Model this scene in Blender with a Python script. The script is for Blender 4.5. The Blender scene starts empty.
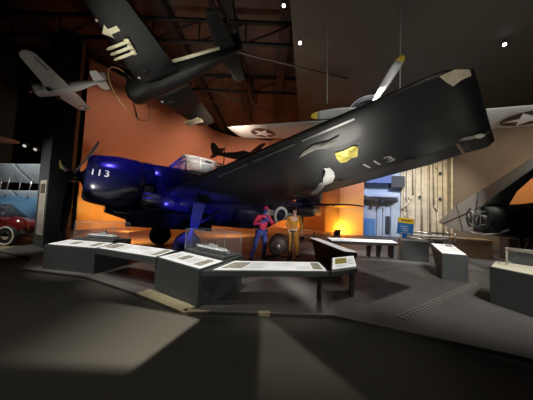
import bpy, bmesh, math, random
from mathutils import Vector, Matrix, Euler
random.seed(7)
C = bpy.context.scene.collection
PI = math.pi
V = Vector

# ------------------------------------------------------------------ materials
MATS = {}
def mat(name, col, rough=.6, metal=0., var=.12, scale=6., bump=0., emit=None, estr=0., alpha=1., coat=0., trans=0., spec=None):
    if name in MATS: return MATS[name]
    m = bpy.data.materials.new(name); m.use_nodes = True
    nt = m.node_tree; b = nt.nodes['Principled BSDF']
    tc = nt.nodes.new('ShaderNodeTexCoord'); nz = nt.nodes.new('ShaderNodeTexNoise')
    nz.inputs['Scale'].default_value = scale; nz.inputs['Detail'].default_value = 4
    nt.links.new(tc.outputs['Object'], nz.inputs['Vector'])
    mx = nt.nodes.new('ShaderNodeMix'); mx.data_type = 'RGBA'
    mx.inputs[6].default_value = (*[c*(1-var) for c in col], 1)
    mx.inputs[7].default_value = (*[min(1, c*(1+var)) for c in col], 1)
    nt.links.new(nz.outputs['Fac'], mx.inputs[0]); nt.links.new(mx.outputs[2], b.inputs['Base Color'])
    b.inputs['Roughness'].default_value = rough; b.inputs['Metallic'].default_value = metal
    if coat: b.inputs['Coat Weight'].default_value = coat; b.inputs['Coat Roughness'].default_value = .12
    if trans: b.inputs['Transmission Weight'].default_value = trans; b.inputs['IOR'].default_value = 1.05
    if spec is not None: b.inputs['Specular IOR Level'].default_value = spec
    if bump:
        bp = nt.nodes.new('ShaderNodeBump'); bp.inputs['Strength'].default_value = bump; bp.inputs['Distance'].default_value = .05
        nt.links.new(nz.outputs['Fac'], bp.inputs['Height']); nt.links.new(bp.outputs['Normal'], b.inputs['Normal'])
    if emit: b.inputs['Emission Color'].default_value = (*emit, 1); b.inputs['Emission Strength'].default_value = estr
    if alpha < 1: b.inputs['Alpha'].default_value = alpha
    MATS[name] = m
    return m

def nodes_of(m): return m.node_tree.nodes, m.node_tree.links, m.node_tree.nodes['Principled BSDF']

carpet = mat('carpet', (.062, .057, .047), .95, var=.28, scale=60, bump=.25)
deckm = mat('deck', (.085, .082, .08), .55, var=.25, scale=2.5)
blackwall = mat('black_wall', (.012, .012, .013), .9)
ceilm = mat('ceiling_deck', (.062, .046, .040), .8, var=.4, scale=1.2)
hazem = mat('haze_grey', (.062, .066, .056), .7, var=.2, scale=.8)
beamm = mat('beam_black', (.013, .012, .012), .8)
pillarm = mat('pillar_black', (.012, .014, .018), .7)
pillarg = mat('pillar_lit_grey', (.07, .08, .08), .7)  # lighter copy for the left face, light from the left put into colour
railm = mat('rail_grey', (.085, .094, .095), .6, var=.08)
raild = mat('rail_dark', (.028, .031, .032), .6)
panelm = mat('panel_white', (.76, .76, .74), .5, var=.06, scale=14, emit=(1, 1, .97), estr=.48)  # faint added glow brightens the panels along with the spots
printm = mat('print_grey', (.36, .37, .38), .6, var=.5, scale=30)
photom = mat('photo_sepia', (.48, .46, .38), .6, var=.7, scale=18)
yellowprint = mat('print_yellow', (.62, .52, .10), .6, var=.3, scale=18)
creamp = mat('trim_cream', (.48, .42, .27), .6, var=.25, scale=8)
greytrim = mat('trim_grey', (.17, .165, .15), .6, var=.25, scale=8)
glassm = mat('acrylic', (.85, .9, .95), .08, var=0, alpha=.07)
edgem = mat('acrylic_edge', (.55, .6, .65), .3, var=0, alpha=.5)
navy = mat('gloss_navy', (.010, .012, .05), .24, var=.1, scale=3, bump=.03, coat=.6)
navyw = mat('gloss_navy_wing', (.013, .014, .015), .45, var=.15, scale=2.0, bump=.10, coat=.08)
navyg = mat('aileron_grey', (.075, .075, .075), .45, var=.12)
insw = mat('insignia_white', (.8, .8, .78), .5, var=.05)
insb = mat('insignia_blue', (.012, .015, .03), .5)
insr = mat('insignia_brown', (.06, .03, .02), .5)
metalm = mat('bare_metal', (.55, .55, .55), .3, .9, var=.2)
darkmetal = mat('dark_metal', (.04, .04, .042), .4, .6)
rubber = mat('rubber', (.012, .012, .013), .75)
bladem = mat('blade_grey', (.5, .49, .45), .4, .2)
bladeb = mat('blade_black', (.02, .02, .02), .4)
ytip = mat('tip_yellow', (.85, .6, .06), .5, var=.1)
lensm = mat('lens_pale', (.62, .55, .40), .3, var=.25, scale=12, coat=.5)
framew = mat('canopy_frame', (.62, .6, .57), .45)
canopyg = mat('canopy_glass', (.7, .72, .75), .1, var=.05, alpha=.35)
hangd = mat('hang_dark', (.009, .011, .011), .55, var=.2, scale=4)
hangg = mat('hang_grey', (.36, .35, .32), .55, var=.12, scale=4)
hangs = mat('hang_silver', (.55, .53, .51), .45, .15, var=.1, scale=4)
cream = mat('cream_paint', (.92, .88, .66), .5, var=.08)
gold = mat('gold_rim', (.70, .52, .25), .4, .4)
steelw = mat('hull_beige', (.46, .41, .32), .6, var=.45, scale=2.2, bump=.06)
steelb = mat('hull_blue', (.36, .43, .56), .55, var=.22, scale=3, bump=.06)
steeld = mat('hull_dark', (.03, .035, .045), .6)
blueg = mat('hull_door_blue', (.08, .22, .50), .5, var=.2)
brownw = mat('brown_wall', (.165, .135, .11), .85, var=.15, scale=.5)
signb = mat('sign_blue', (.02, .16, .48), .5, var=.1)
signy = mat('sign_yellow', (.85, .56, .04), .5, var=.1)
tan = mat('tan_wood', (.33, .22, .12), .7, var=.3, scale=9)
brown = mat('brown_dark', (.06, .04, .03), .7)
carred = mat('car_red', (.16, .012, .016), .22, var=.1, coat=.8)
chrome = mat('chrome', (.75, .75, .75), .12, 1., var=.02)
whitewall = mat('whitewall', (.7, .66, .55), .6)
biblue = mat('biplane_blue', (.10, .20, .30), .4, var=.15)
bisil = mat('biplane_silver', (.62, .65, .66), .4, .3, var=.2)
skin = mat('skin', (.55, .36, .27), .6)
skinpale = mat('skin_pale', (.72, .55, .45), .6)
redv = mat('vest_red', (.55, .03, .09), .7, var=.15)
bluec = mat('cloth_blue', (.05, .08, .36), .8)
yellowc = mat('cloth_tan', (.62, .36, .06), .8, var=.12)
hairm = mat('hair_dark', (.02, .014, .01), .7)
bombm = mat('bomb_drab', (.045, .04, .033), .5, var=.25, scale=8)
shipm = mat('ship_grey', (.68, .70, .70), .5, var=.2, scale=20)
lampw = mat('lamp_white', (.9, .9, .85), .5, emit=(1, .96, .85), estr=14)
lampd = mat('lamp_dim', (.5, .5, .48), .5, emit=(1, .96, .85), estr=.5)
silh = mat('silhouette', (.012, .010, .012), .7)

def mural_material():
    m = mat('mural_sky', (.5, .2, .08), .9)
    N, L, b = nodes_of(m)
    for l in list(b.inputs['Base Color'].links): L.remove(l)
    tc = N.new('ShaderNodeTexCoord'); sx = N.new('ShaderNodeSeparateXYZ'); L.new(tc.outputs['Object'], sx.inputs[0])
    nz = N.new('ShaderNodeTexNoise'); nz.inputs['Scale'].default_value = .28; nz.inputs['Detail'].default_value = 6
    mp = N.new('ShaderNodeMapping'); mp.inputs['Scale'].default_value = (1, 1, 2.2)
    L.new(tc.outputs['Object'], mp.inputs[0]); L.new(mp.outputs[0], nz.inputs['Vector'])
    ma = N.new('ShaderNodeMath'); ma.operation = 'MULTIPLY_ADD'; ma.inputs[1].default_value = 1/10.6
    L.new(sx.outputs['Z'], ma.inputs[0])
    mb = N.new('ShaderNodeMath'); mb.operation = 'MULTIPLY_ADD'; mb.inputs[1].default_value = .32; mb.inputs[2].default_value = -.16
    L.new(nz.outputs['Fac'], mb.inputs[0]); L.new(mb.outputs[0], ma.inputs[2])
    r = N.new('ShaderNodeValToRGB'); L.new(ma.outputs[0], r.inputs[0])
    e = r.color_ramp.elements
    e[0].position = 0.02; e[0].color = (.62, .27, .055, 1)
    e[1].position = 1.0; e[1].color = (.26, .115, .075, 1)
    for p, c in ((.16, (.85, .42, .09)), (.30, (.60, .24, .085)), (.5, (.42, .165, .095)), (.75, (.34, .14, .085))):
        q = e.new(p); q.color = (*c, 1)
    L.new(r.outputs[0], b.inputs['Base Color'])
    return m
mural = mural_material()

# ------------------------------------------------------------------ mesh builder
class MB:
    def __init__(s): s.v = []; s.f = []; s.sm = []
    def add(s, vs, fs, smooth=False):
        o = len(s.v); s.v += [V(p) for p in vs]
        for f in fs: s.f.append([i+o for i in f]); s.sm.append(smooth)
        return s
    def box(s, c, size, rot=(0, 0, 0)):
        m = Euler(rot).to_matrix(); c = V(c); hx, hy, hz = [x/2 for x in size]
        vs = [c + m @ V((x*hx, y*hy, z*hz)) for x in (-1, 1) for y in (-1, 1) for z in (-1, 1)]
        return s.add(vs, [(0, 1, 3, 2), (4, 6, 7, 5), (0, 4, 5, 1), (2, 3, 7, 6), (0, 2, 6, 4), (1, 5, 7, 3)])
    def hexa(s, b, t):
        """prism between two polygons of same count"""
        n = len(b)
        fs = [tuple(range(n))[::-1], tuple(range(n, 2*n))] + [(i, (i+1) % n, n+(i+1) % n, n+i) for i in range(n)]
        return s.add(list(b)+list(t), fs)
    def plate(s, pts, th, nrm=None):
        pts = [V(p) for p in pts]
        if nrm is None:
            nrm = V((0, 0, 0))
            for i in range(len(pts)):
                nrm += pts[i].cross(pts[(i+1) % len(pts)])
            nrm.normalize()
        nrm = V(nrm)
        return s.hexa([p-nrm*th/2 for p in pts], [p+nrm*th/2 for p in pts])
    def tube(s, p0, p1, r0, r1=None, n=10, cap=True):
        r1 = r0 if r1 is None else r1
        p0, p1 = V(p0), V(p1); d = (p1-p0).normalized()
        a = d.orthogonal().normalized(); b = d.cross(a)
        ring = lambda p, r: [p + (a*math.cos(2*PI*i/n)+b*math.sin(2*PI*i/n))*r for i in range(n)]
        return s.loft([ring(p0, r0), ring(p1, r1)], cap)
    def loft(s, rings, cap=True, closed=True, smooth=True):
        n = len(rings[0]); vs = [p for r in rings for p in r]; fs = []
        for k in range(len(rings)-1):
            for i in range(n if closed else n-1):
                j = (i+1) % n
                fs.append((k*n+i, k*n+j, (k+1)*n+j, (k+1)*n+i))
        s.add(vs, fs, smooth)
        if cap:
            o = len(s.v)-len(vs)
            s.f.append([o+i for i in range(n)][::-1]); s.sm.append(False)
            s.f.append([o+(len(rings)-1)*n+i for i in range(n)]); s.sm.append(False)
        return s
    def path(s, pts, r, n=8):
        for a, b in zip(pts[:-1], pts[1:]): s.tube(a, b, r, n=n)
        return s
    def lathe(s, c, axis, prof, n=20, cap=True):
        """prof: (distance along axis, radius)"""
        c, d = V(c), V(axis).normalized(); a = d.orthogonal().normalized(); b = d.cross(a)
        return s.loft([[c+d*x+(a*math.cos(2*PI*i/n)+b*math.sin(2*PI*i/n))*max(r, .0005) for i in range(n)] for x, r in prof], cap)
    def torus(s, c, axis, R, r, n=32, k=8, a0=0, a1=2*PI, flat=1.):
        c, d = V(c), V(axis).normalized(); a = d.orthogonal().normalized(); b = d.cross(a)
        full = abs(a1-a0-2*PI) < 1e-6
        rings = []
        for i in range(n+1):
            t = a0+(a1-a0)*i/n; e = a*math.cos(t)+b*math.sin(t)
            rings.append([c+e*(R+r*math.cos(2*PI*j/k))+d*(r*flat*math.sin(2*PI*j/k)) for j in range(k)])
        return s.loft(rings, not full)
    def ball(s, c, r, n=14, k=8, sc=(1, 1, 1)):
        c = V(c)
        rings = [[c+V((sc[0]*r*math.sin(PI*(j+.02)/(k+.04))*math.cos(2*PI*i/n), sc[1]*r*math.sin(PI*(j+.02)/(k+.04))*math.sin(2*PI*i/n), -sc[2]*r*math.cos(PI*(j+.02)/(k+.04)))) for i in range(n)] for j in range(k+1)]
        return s.loft(rings)
    def grid(s, fn, nu, nv, smooth=True):
        vs = [fn(i/nu, j/nv) for i in range(nu+1) for j in range(nv+1)]
        fs = [(i*(nv+1)+j, (i+1)*(nv+1)+j, (i+1)*(nv+1)+j+1, i*(nv+1)+j+1) for i in range(nu) for j in range(nv)]
        return s.add(vs, fs, smooth)
    def build(s, name, m, parent=None, bevel=0.):
        me = bpy.data.meshes.new(name)
        me.from_pydata([tuple(p) for p in s.v], [], s.f)
        me.polygons.foreach_set('use_smooth', s.sm)
        me.materials.append(m)
        bm = bmesh.new(); bm.from_mesh(me); bmesh.ops.recalc_face_normals(bm, faces=bm.faces); bm.to_mesh(me); bm.free()
        o = bpy.data.objects.new(name, me); C.objects.link(o)
        if parent: o.parent = parent
        if bevel:
            b = o.modifiers.new('bevel', 'BEVEL'); b.width = bevel; b.segments = 2; b.limit_method = 'ANGLE'
        return o

def tag(o, label, cat, group=None, kind=None):
    if label: o['label'] = label
    if cat: o['category'] = cat
    if group: o['group'] = group
    if kind: o['kind'] = kind
    return o
def thing(name, label, cat, loc=(0, 0, 0), rot=(0, 0, 0), group=None):
    o = bpy.data.objects.new(name, None); C.objects.link(o); o.empty_display_size = .2
    o.location = loc; o.rotation_euler = rot
    return tag(o, label, cat, group)
def struct(name, mb, m):
    o = mb.build(name, m); o['kind'] = 'structure'; return o

def copy_tree(o, parent=None):
    c = o.copy(); C.objects.link(c)
    if parent: c.parent = parent
    for ch in list(o.children): copy_tree(ch, c)
    return c

def text_mesh(s, size=1.):
    cu = bpy.data.curves.new('lettering', 'FONT'); cu.body = s; cu.size = size; cu.align_x = 'CENTER'; cu.align_y = 'CENTER'
    cu.offset = .012*size
    ob = bpy.data.objects.new('lettering', cu); C.objects.link(ob)
    dg = bpy.context.evaluated_depsgraph_get(); me = bpy.data.meshes.new_from_object(ob.evaluated_get(dg))
    bm = bmesh.new(); bm.from_mesh(me); bmesh.ops.triangulate(bm, faces=bm.faces)
    bmesh.ops.subdivide_edges(bm, edges=[e for e in bm.edges if e.calc_length() > .12*size], cuts=2, use_grid_fill=True)
    bmesh.ops.triangulate(bm, faces=bm.faces)
    vs = [v.co.copy() for v in bm.verts]; fs = [[v.index for v in f.verts] for f in bm.faces]
    bm.free(); bpy.data.objects.remove(ob); bpy.data.curves.remove(cu); bpy.data.meshes.remove(me)
    return vs, fs

# ------------------------------------------------------------------ camera
FP = 223.
cd = bpy.data.cameras.new('camera'); cam = bpy.data.objects.new('camera', cd); C.objects.link(cam)
cd.sensor_fit = 'HORIZONTAL'; cd.sensor_width = 36; cd.lens = 36*FP/533; cd.clip_start = .05; cd.clip_end = 200
p, r = math.radians(2.86), math.radians(2.4)
fwd = V((0, math.cos(p), math.sin(p))); up0 = V((0, -math.sin(p), math.cos(p))); rt0 = V((1, 0, 0))
rt = rt0*math.cos(r)+up0*math.sin(r); up = up0*math.cos(r)-rt0*math.sin(r)
cam.matrix_world = Matrix(((rt.x, up.x, -fwd.x, 0), (rt.y, up.y, -fwd.y, 0), (rt.z, up.z, -fwd.z, 1.6), (0, 0, 0, 1)))
bpy.context.scene.camera = cam

# ------------------------------------------------------------------ setting
edge = [(-14, 9.2), (-6.6, 6.45), (-5.72, 5.35), (-3.9, 4.97), (-2.3, 4.15), (-1.2, 3.5), (-.82, 3.55), (1.13, 3.6), (3.2, 2.68), (9, .2)]
struct('floor', MB().box((4, 14, -.10), (44, 48, .1)), carpet)
dk = [V((x, y, 0)) for x, y in edge] + [V((25, .2, 0)), V((25, 31, 0)), V((-14, 31, 0))]
struct('platform_floor', MB().hexa([q-V((0, 0, .05)) for q in dk], dk), deckm)
def strip(a, b, w0, w1, z=.012, off=0):
    a, b = V((*a, 0)), V((*b, 0)); n = V((-(b-a).y, (b-a).x, 0)).normalized()
    q = [a+n*off, b+n*off, b+n*(off+w1), a+n*(off+w0)]
    return MB().hexa([x-V((0, 0, .04)) for x in q], [x+V((0, 0, z)) for x in q])
struct('trim_1', strip(edge[2], edge[3], .24, .24), greytrim)
struct('trim_2', strip(edge[3], edge[4], .24, .26), greytrim)
struct('trim_3', strip(edge[4], edge[5], .26, .24), creamp)
struct('trim_4', strip(edge[5], edge[6], .1, .03), creamp)
struct('trim_5', strip(edge[6], edge[7], .03, .03), greytrim)
struct('trim_6', strip(edge[7], edge[8], .022, .022), greytrim)
struct('trim_7', strip((-.05, 3.56), (.13, 3.565), .07, .07, .016), creamp)
struct('trim_8', strip(edge[8], edge[9], .022, .022), greytrim)
def slab(pts, z0, z1): return MB().hexa([V((x, y, z0)) for x, y in pts], [V((x, y, z1)) for x, y in pts])
struct('floor_pale', slab([(-15.5, 6.3), (-8.4, 6.75), (-8.75, 8.3), (-8.4, 10), (-15.5, 10)], -.06, .006), mat('pale_floor', (.30, .25, .16), .7))
struct('added_glow_apron', slab([(-10.6, 13.6), (-7.9, 8.6), (-4.6, 8.4), (-2.2, 12.5), (1.2, 15.8), (4.2, 17.6), (5.2, 18.6), (3, 25.4), (0, 27.8), (-3.2, 27.3), (-6.1, 24.8), (-8, 20.4), (-9.8, 16.2)], -.03, .008), mat('amber_glow_apron', (.52, .25, .09), .8, var=.15, scale=.7))  # added apron, its amber colour stands in for warm light on the floor
# grating channel in the platform
g0, g1 = V((2.2, 3.6, 0)), V((5.5, 5.8, 0)); gd = (g1-g0); gn = V((-gd.y, gd.x, 0)).normalized()
struct('trim_9', MB().hexa([g0-gn*.07, g1-gn*.07, g1+gn*.07, g0+gn*.07], [q+V((0, 0, .006)) for q in (g0-gn*.07, g1-gn*.07, g1+gn*.07, g0+gn*.07)]), raild)
m = MB()
for i in range(30):
    a = g0+gd*((i+.2)/30); b = g0+gd*((i+.62)/30)
    m.hexa([x+V((0, 0, .006)) for x in (a-gn*.035, b-gn*.035, b+gn*.035, a+gn*.035)], [x+V((0, 0, .012)) for x in (a-gn*.035, b-gn*.035, b+gn*.035, a+gn*.035)])
for s_ in (-1, 1):
    m.hexa([x+V((0, 0, .006)) for x in (g0+gn*s_*.058, g1+gn*s_*.058, g1+gn*s_*.07, g0+gn*s_*.07)], [x+V((0, 0, .012)) for x in (g0+gn*s_*.058, g1+gn*s_*.058, g1+gn*s_*.07, g0+gn*s_*.07)])
struct('trim_10', m, mat('grating_metal', (.24, .235, .22), .5, var=.2))
# floor seam lines on the platform
for k, (a, b) in enumerate((((1.9, 5.6), (4.6, 7.3)), ((1.6, 4.6), (3.0, 5.5)))):
    struct('trim_%d' % (11+k), strip(a, b, .02, .02, .004), raild)

struct('wall_left', MB().box((-16, 14, 5), (.2, 48, 14)), blackwall)
struct('wall_back', MB().box((4, 33, 5), (44, .2, 14)), blackwall)
struct('wall_right', MB().box((24, 14, 5), (.2, 48, 14)), blackwall)
struct('wall_front', MB().box((4, -8, 5), (44, .2, 14)), blackwall)
# curved painted sunset wall
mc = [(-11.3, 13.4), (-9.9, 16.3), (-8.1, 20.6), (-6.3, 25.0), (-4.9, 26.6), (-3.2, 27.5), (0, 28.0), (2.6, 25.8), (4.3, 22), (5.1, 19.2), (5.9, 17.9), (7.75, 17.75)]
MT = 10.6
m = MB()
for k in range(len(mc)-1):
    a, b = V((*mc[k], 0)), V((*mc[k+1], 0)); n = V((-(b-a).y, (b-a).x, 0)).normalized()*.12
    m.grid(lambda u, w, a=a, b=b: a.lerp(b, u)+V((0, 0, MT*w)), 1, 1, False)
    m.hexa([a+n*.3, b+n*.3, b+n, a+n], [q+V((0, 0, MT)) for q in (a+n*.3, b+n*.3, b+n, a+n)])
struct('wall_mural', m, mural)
# brown wall on the right
bw = [(14.0, 17.4), (16.2, 15.6), (19.5, 11.8), (23.5, 7)]
m = MB()
for k in range(3):
    a, b = V((*bw[k], 0)), V((*bw[k+1], 0)); n = V((-(b-a).y, (b-a).x, 0)).normalized()*.15
    m.hexa([a, b, b+n, a+n], [q+V((0, 0, 9.0)) for q in (a, b, b+n, a+n)])
struct('wall_brown', m, brownw)

# ceiling, beams and trusses
struct('ceiling', MB().box((4, 14, 11.6), (44, 48, .2)), ceilm)
struct('ceiling_haze_panel', MB().hexa([V(q) for q in ((-1.2, -2, 9.2), (22, -2, 9.2), (22, 24, 9.2), (3.5, 24, 9.2))], [V(q) for q in ((-1.2, -2, 9.5), (22, -2, 9.5), (22, 24, 9.5), (3.5, 24, 9.5))]), hazem)  # added lighter panel, its grey imitates haze under the ceiling
def truss(a, b, depth, nbay, r=.07):
    a, b = V(a), V(b); mm = MB(); dz = V((0, 0, depth))
    for q in (0, 1):
        mm.path([a+dz*q, b+dz*q], r*1.5, 4)
    for i in range(nbay):
        p0, p1 = a.lerp(b, i/nbay), a.lerp(b, (i+1)/nbay)
        mm.tube(p0, p1+dz, r*.7, n=4); mm.tube(p1, p1+dz, r*.7, n=4)
    return mm
k = 20
for x in (-13, -9.2, -5.4, -2.2, .6, 4, 8, 12):
    struct('trim_%d' % k, MB().box((x, 12, 11.2), (.55, 40, .7)), beamm); k += 1
for y, z in ((5.5, 9.6), (10.5, 9.7), (16, 10.3)):
    struct('trim_%d' % k, truss((-15, y, z), (3.2 if y > 10 else 0, y, z), 1.1, 8), beamm); k += 1
for q0, q1 in (((-3.2, 4, 9.7), (-1.2, 18, 10.2)), ((-7.4, 5, 9.8), (-6.2, 15, 10.2))):
    struct('trim_%d' % k, truss(q0, q1, .9, 9, .08), beamm); k += 1
for a, b in (((-3.4, 13, 8.6), (4, 19, 8.9)), ((-2.0, 9, 8.3), (4.2, 12, 9.1)), ((-13, 8, 9.4), (-3, 16, 9.0)), ((-14, 12, 8), (-6, 10, 9.4))):
    struct('trim_%d' % k, MB().tube(a, b, .05, n=6), mat('brace', (.06, .05, .045), .6)); k += 1

# pillar on the left
t = MB()
pl = [(-8.50, 8.30), (-7.66, 7.82), (-7.26, 8.22), (-7.8, 9.0), (-8.3, 9.0)]
struct('pillar', MB().hexa([V((x, y, 0)) for x, y in pl], [V((x, y, 8.0)) for x, y in pl]), pillarm)
pg = [(-8.51, 8.285), (-7.67, 7.80), (-7.66, 7.82), (-8.50, 8.30)]
struct('pillar_face', MB().hexa([V((x, y, 0)) for x, y in pg], [V((x, y, 8.0)) for x, y in pg]), pillarg)
bn = thing('text_banner', 'tall narrow cream text panel on the grey face of the black pillar', 'sign', (-8.0, 7.99, 0), (0, 0, math.atan2(-.485, .84)))
MB().box((0, -.012, 1.40), (.62, .02, 1.95)).build('panel', mat('banner_cream', (.56, .51, .42), .6), bn)
MB().box((0, -.026, 2.08), (.42, .012, .34)).build('picture', mat('banner_pic', (.12, .09, .06), .6, var=.6, scale=14), bn)
m = MB()
for i in range(15):
    if i != 5: m.box((-.02*(i % 2), -.026, 1.80-i*.085), (.46-.08*(i % 2), .01, .022))
m.build('printed_text', printm, bn)

# ------------------------------------------------------------------ aircraft helpers
def foil(s, tk): return tk*5*(.2969*math.sqrt(max(s, 0))-.126*s-.3516*s*s+.2843*s**3-.1036*s**4)
class Wing:
    """st: stations (y, xLE, xTE, z, thickness ratio); side -1 port / +1 starboard"""
    def __init__(s, st): s.st = st
    def at(s, y):
        st = s.st
        for a, b in zip(st[:-1], st[1:]):
            if y <= b[0]+1e-9:
                u = (y-a[0])/(b[0]-a[0]); return [a[i]+(b[i]-a[i])*u for i in range(1, 5)]
        return list(st[-1][1:5])
    def twist(s, y):
        st = s.st
        if len(st[0]) < 6: return 0.
        for a, b in zip(st[:-1], st[1:]):
            if y <= b[0]+1e-9: return a[5]+(b[5]-a[5])*(y-a[0])/(b[0]-a[0])
        return st[-1][5]
    def P(s, y, c, side, up, off=0.):
        le, te, z, tk = s.at(y); ch = te-le
        return V((le+ch*c, side*y, z+s.twist(y)*c+up*(foil(c, tk)*ch+off)))
    def surface(s, mb, side, y0, y1, c0=0., c1=1., ny=14, nc=12, off=0.):
        rings = []
        for i in range(ny+1):
            y = y0+(y1-y0)*i/ny
            cs = [c0+(c1-c0)*(.5-.5*math.cos(PI*j/nc)) for j in range(nc+1)]
            rings.append([s.P(y, c, side, 1, off) for c in cs[::-1]]+[s.P(y, c, side, -1, off) for c in (cs[1:] if c0 == 0 else cs)])
        mb.loft(rings)
        return mb
    def patch(s, mb, side, up, y0, y1, c0, c1, off=.012, n=4):
        return mb.grid(lambda u, w: s.P(y0+(y1-y0)*u, c0+(c1-c0)*w, side, up, off), n, n)
def section(x, zt, zb, w, n=24, e=2.4):
    zc, h = (zt+zb)/2, (zt-zb)/2; out = []
    for i in range(n):
        t = 2*PI*i/n; c, s_ = math.cos(t), math.sin(t)
        out.append(V((x, w*math.copysign(abs(c)**(2/e), c), zc+h*math.copysign(abs(s_)**(2/e), s_))))
    return out
def blade(mb, c, ang, R, w, axis=0, tipf=None, twist=.5, n=10, r0=.1, r1=1.):
    """propeller blade in the YZ plane; ang from +Z towards -Y"""
    c = V(c); d = V((0, -math.sin(ang), math.cos(ang))); tn = V((0, math.cos(ang), math.sin(ang))); ax = V((1, 0, 0))
    rings = []
    for i in range(n+1):
        q = r0+(r1-r0)*i/n
        cw = w*(.35+.65*min(1, q/.45))*math.sqrt(max(.02, 1-max(0, (q-.75)/.26)**2))
        th = .16*w*(1.2-q); tw = twist*(1.25-q)
        a = tn*math.cos(tw)+ax*math.sin(tw); b = ax*math.cos(tw)-tn*math.sin(tw)
        rings.append([c+d*R*q+a*(cw*.5*math.cos(2*PI*j/8))+b*(th*.5*math.sin(2*PI*j/8)) for j in range(8)])
    mb.loft(rings)
    return mb
def star_mesh(r, n=5, inner=.40, rot=PI/2):
    vs = [V((0, 0, 0))]+[V(((r if i % 2 == 0 else r*inner)*math.cos(rot+i*PI/n), (r if i % 2 == 0 else r*inner)*math.sin(rot+i*PI/n), 0)) for i in range(2*n)]
    return vs, [(0, 1+i, 1+(i+1) % (2*n)) for i in range(2*n)]
def disc_mesh(r, n=28, ri=0.):
    vs = [V((rr*math.cos(2*PI*i/n), rr*math.sin(2*PI*i/n), 0)) for rr in (ri, r) for i in range(n)]
    return vs, [(i, (i+1) % n, n+(i+1) % n, n+i) for i in range(n)]

# ------------------------------------------------------------------ torpedo bomber
AV = thing('torpedo_bomber', 'large glossy dark blue torpedo bomber numbered 113 parked on the platform', 'aircraft', (-5.65, 6.4, 2.4), (0, math.radians(4.5), math.radians(39.5)))
AV.rotation_mode = 'XYZ'
fus = [(1.72, .78, -.84, .77), (2.6, .86, -1.0, .79), (3.4, .92, -1.1, .79), (5, .92, -1.16, .76), (6.5, .85, -1.16, .70), (7.4, .76, -1.06, .62), (8.2, .64, -.66, .52), (9.4, .54, -.36, .38), (10.7, .46, -.2, .22), (11.7, .38, -.02, .06)]
MB().loft([section(*q) for q in fus]).build('fuselage', navy, AV)
MB().lathe((0, 0, 0), (1, 0, 0), [(.34, .5), (.30, .60), (.36, .68), (.55, .745), (1.0, .82), (1.5, .83), (1.78, .80)], 32).build('cowling', navy, AV)
MB().lathe((0, 0, 0), (1, 0, 0), [(.22, .16), (.28, .26), (.335, .47)], 20).build('engine_front', darkmetal, AV)
m = MB()
for i in range(12):
    a = 2*PI*(i+.5)/12
    m.box((1.88, math.cos(a)*.82, math.sin(a)*.82), (.24, .36, .015), (a-PI/2, 0, 0))
m.build('cowl_flaps', navy, AV)
m = MB()
for z in (-.28, -.42): m.tube((1.75, -.76, z), (2.25, -.86, z-.05), .075, .085, 10)
m.build('exhaust_pipe', metalm, AV)
m = MB().loft([section(.9, -.62, -.98, .30, 16), section(1.5, -.66, -1.16, .34, 16), section(2.1, -.7, -1.12, .30, 16)])
m.build('oil_cooler_scoop', navy, AV)
pr = MB().lathe((0, 0, 0), (1, 0, 0), [(-.16, .03), (-.12, .09), (0, .14), (.22, .16)], 16).build('propeller_hub', darkmetal, AV)
for a in (-75, 68, 178):
    q = blade(MB(), (.02, 0, 0), math.radians(a), 1.95, .36, r1=.9, twist=1.1 if a < 0 else .5).build('propeller_blade', bladem if a < 0 else bladeb, pr)
    blade(MB(), (.02, 0, 0), math.radians(a), 1.95, .37, r0=.86, n=5).build('blade_tip', ytip if a < 0 else bladeb, q)
# number on the cowl
def cyl(v, r=.80, a0=math.radians(9), xc=.62, bank=0.):
    x = xc+v.x*1.0; a = a0+v.y/r; r = (.745+(x-.55)/.45*.075 if x < 1 else .82+(x-1)*.02)+.014
    return V((x, -r*math.cos(a), r*math.sin(a)))
for ch_, dx_ in (('1', -.17), ('1', -.02), ('3', .15)):
    vs, fs = text_mesh(ch_, .27)
    MB().add([cyl(v+V((dx_, 0, 0))) for v in vs], fs).build('cowl_digit', insw, AV)
pr.rotation_euler.z = math.radians(14)
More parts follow.
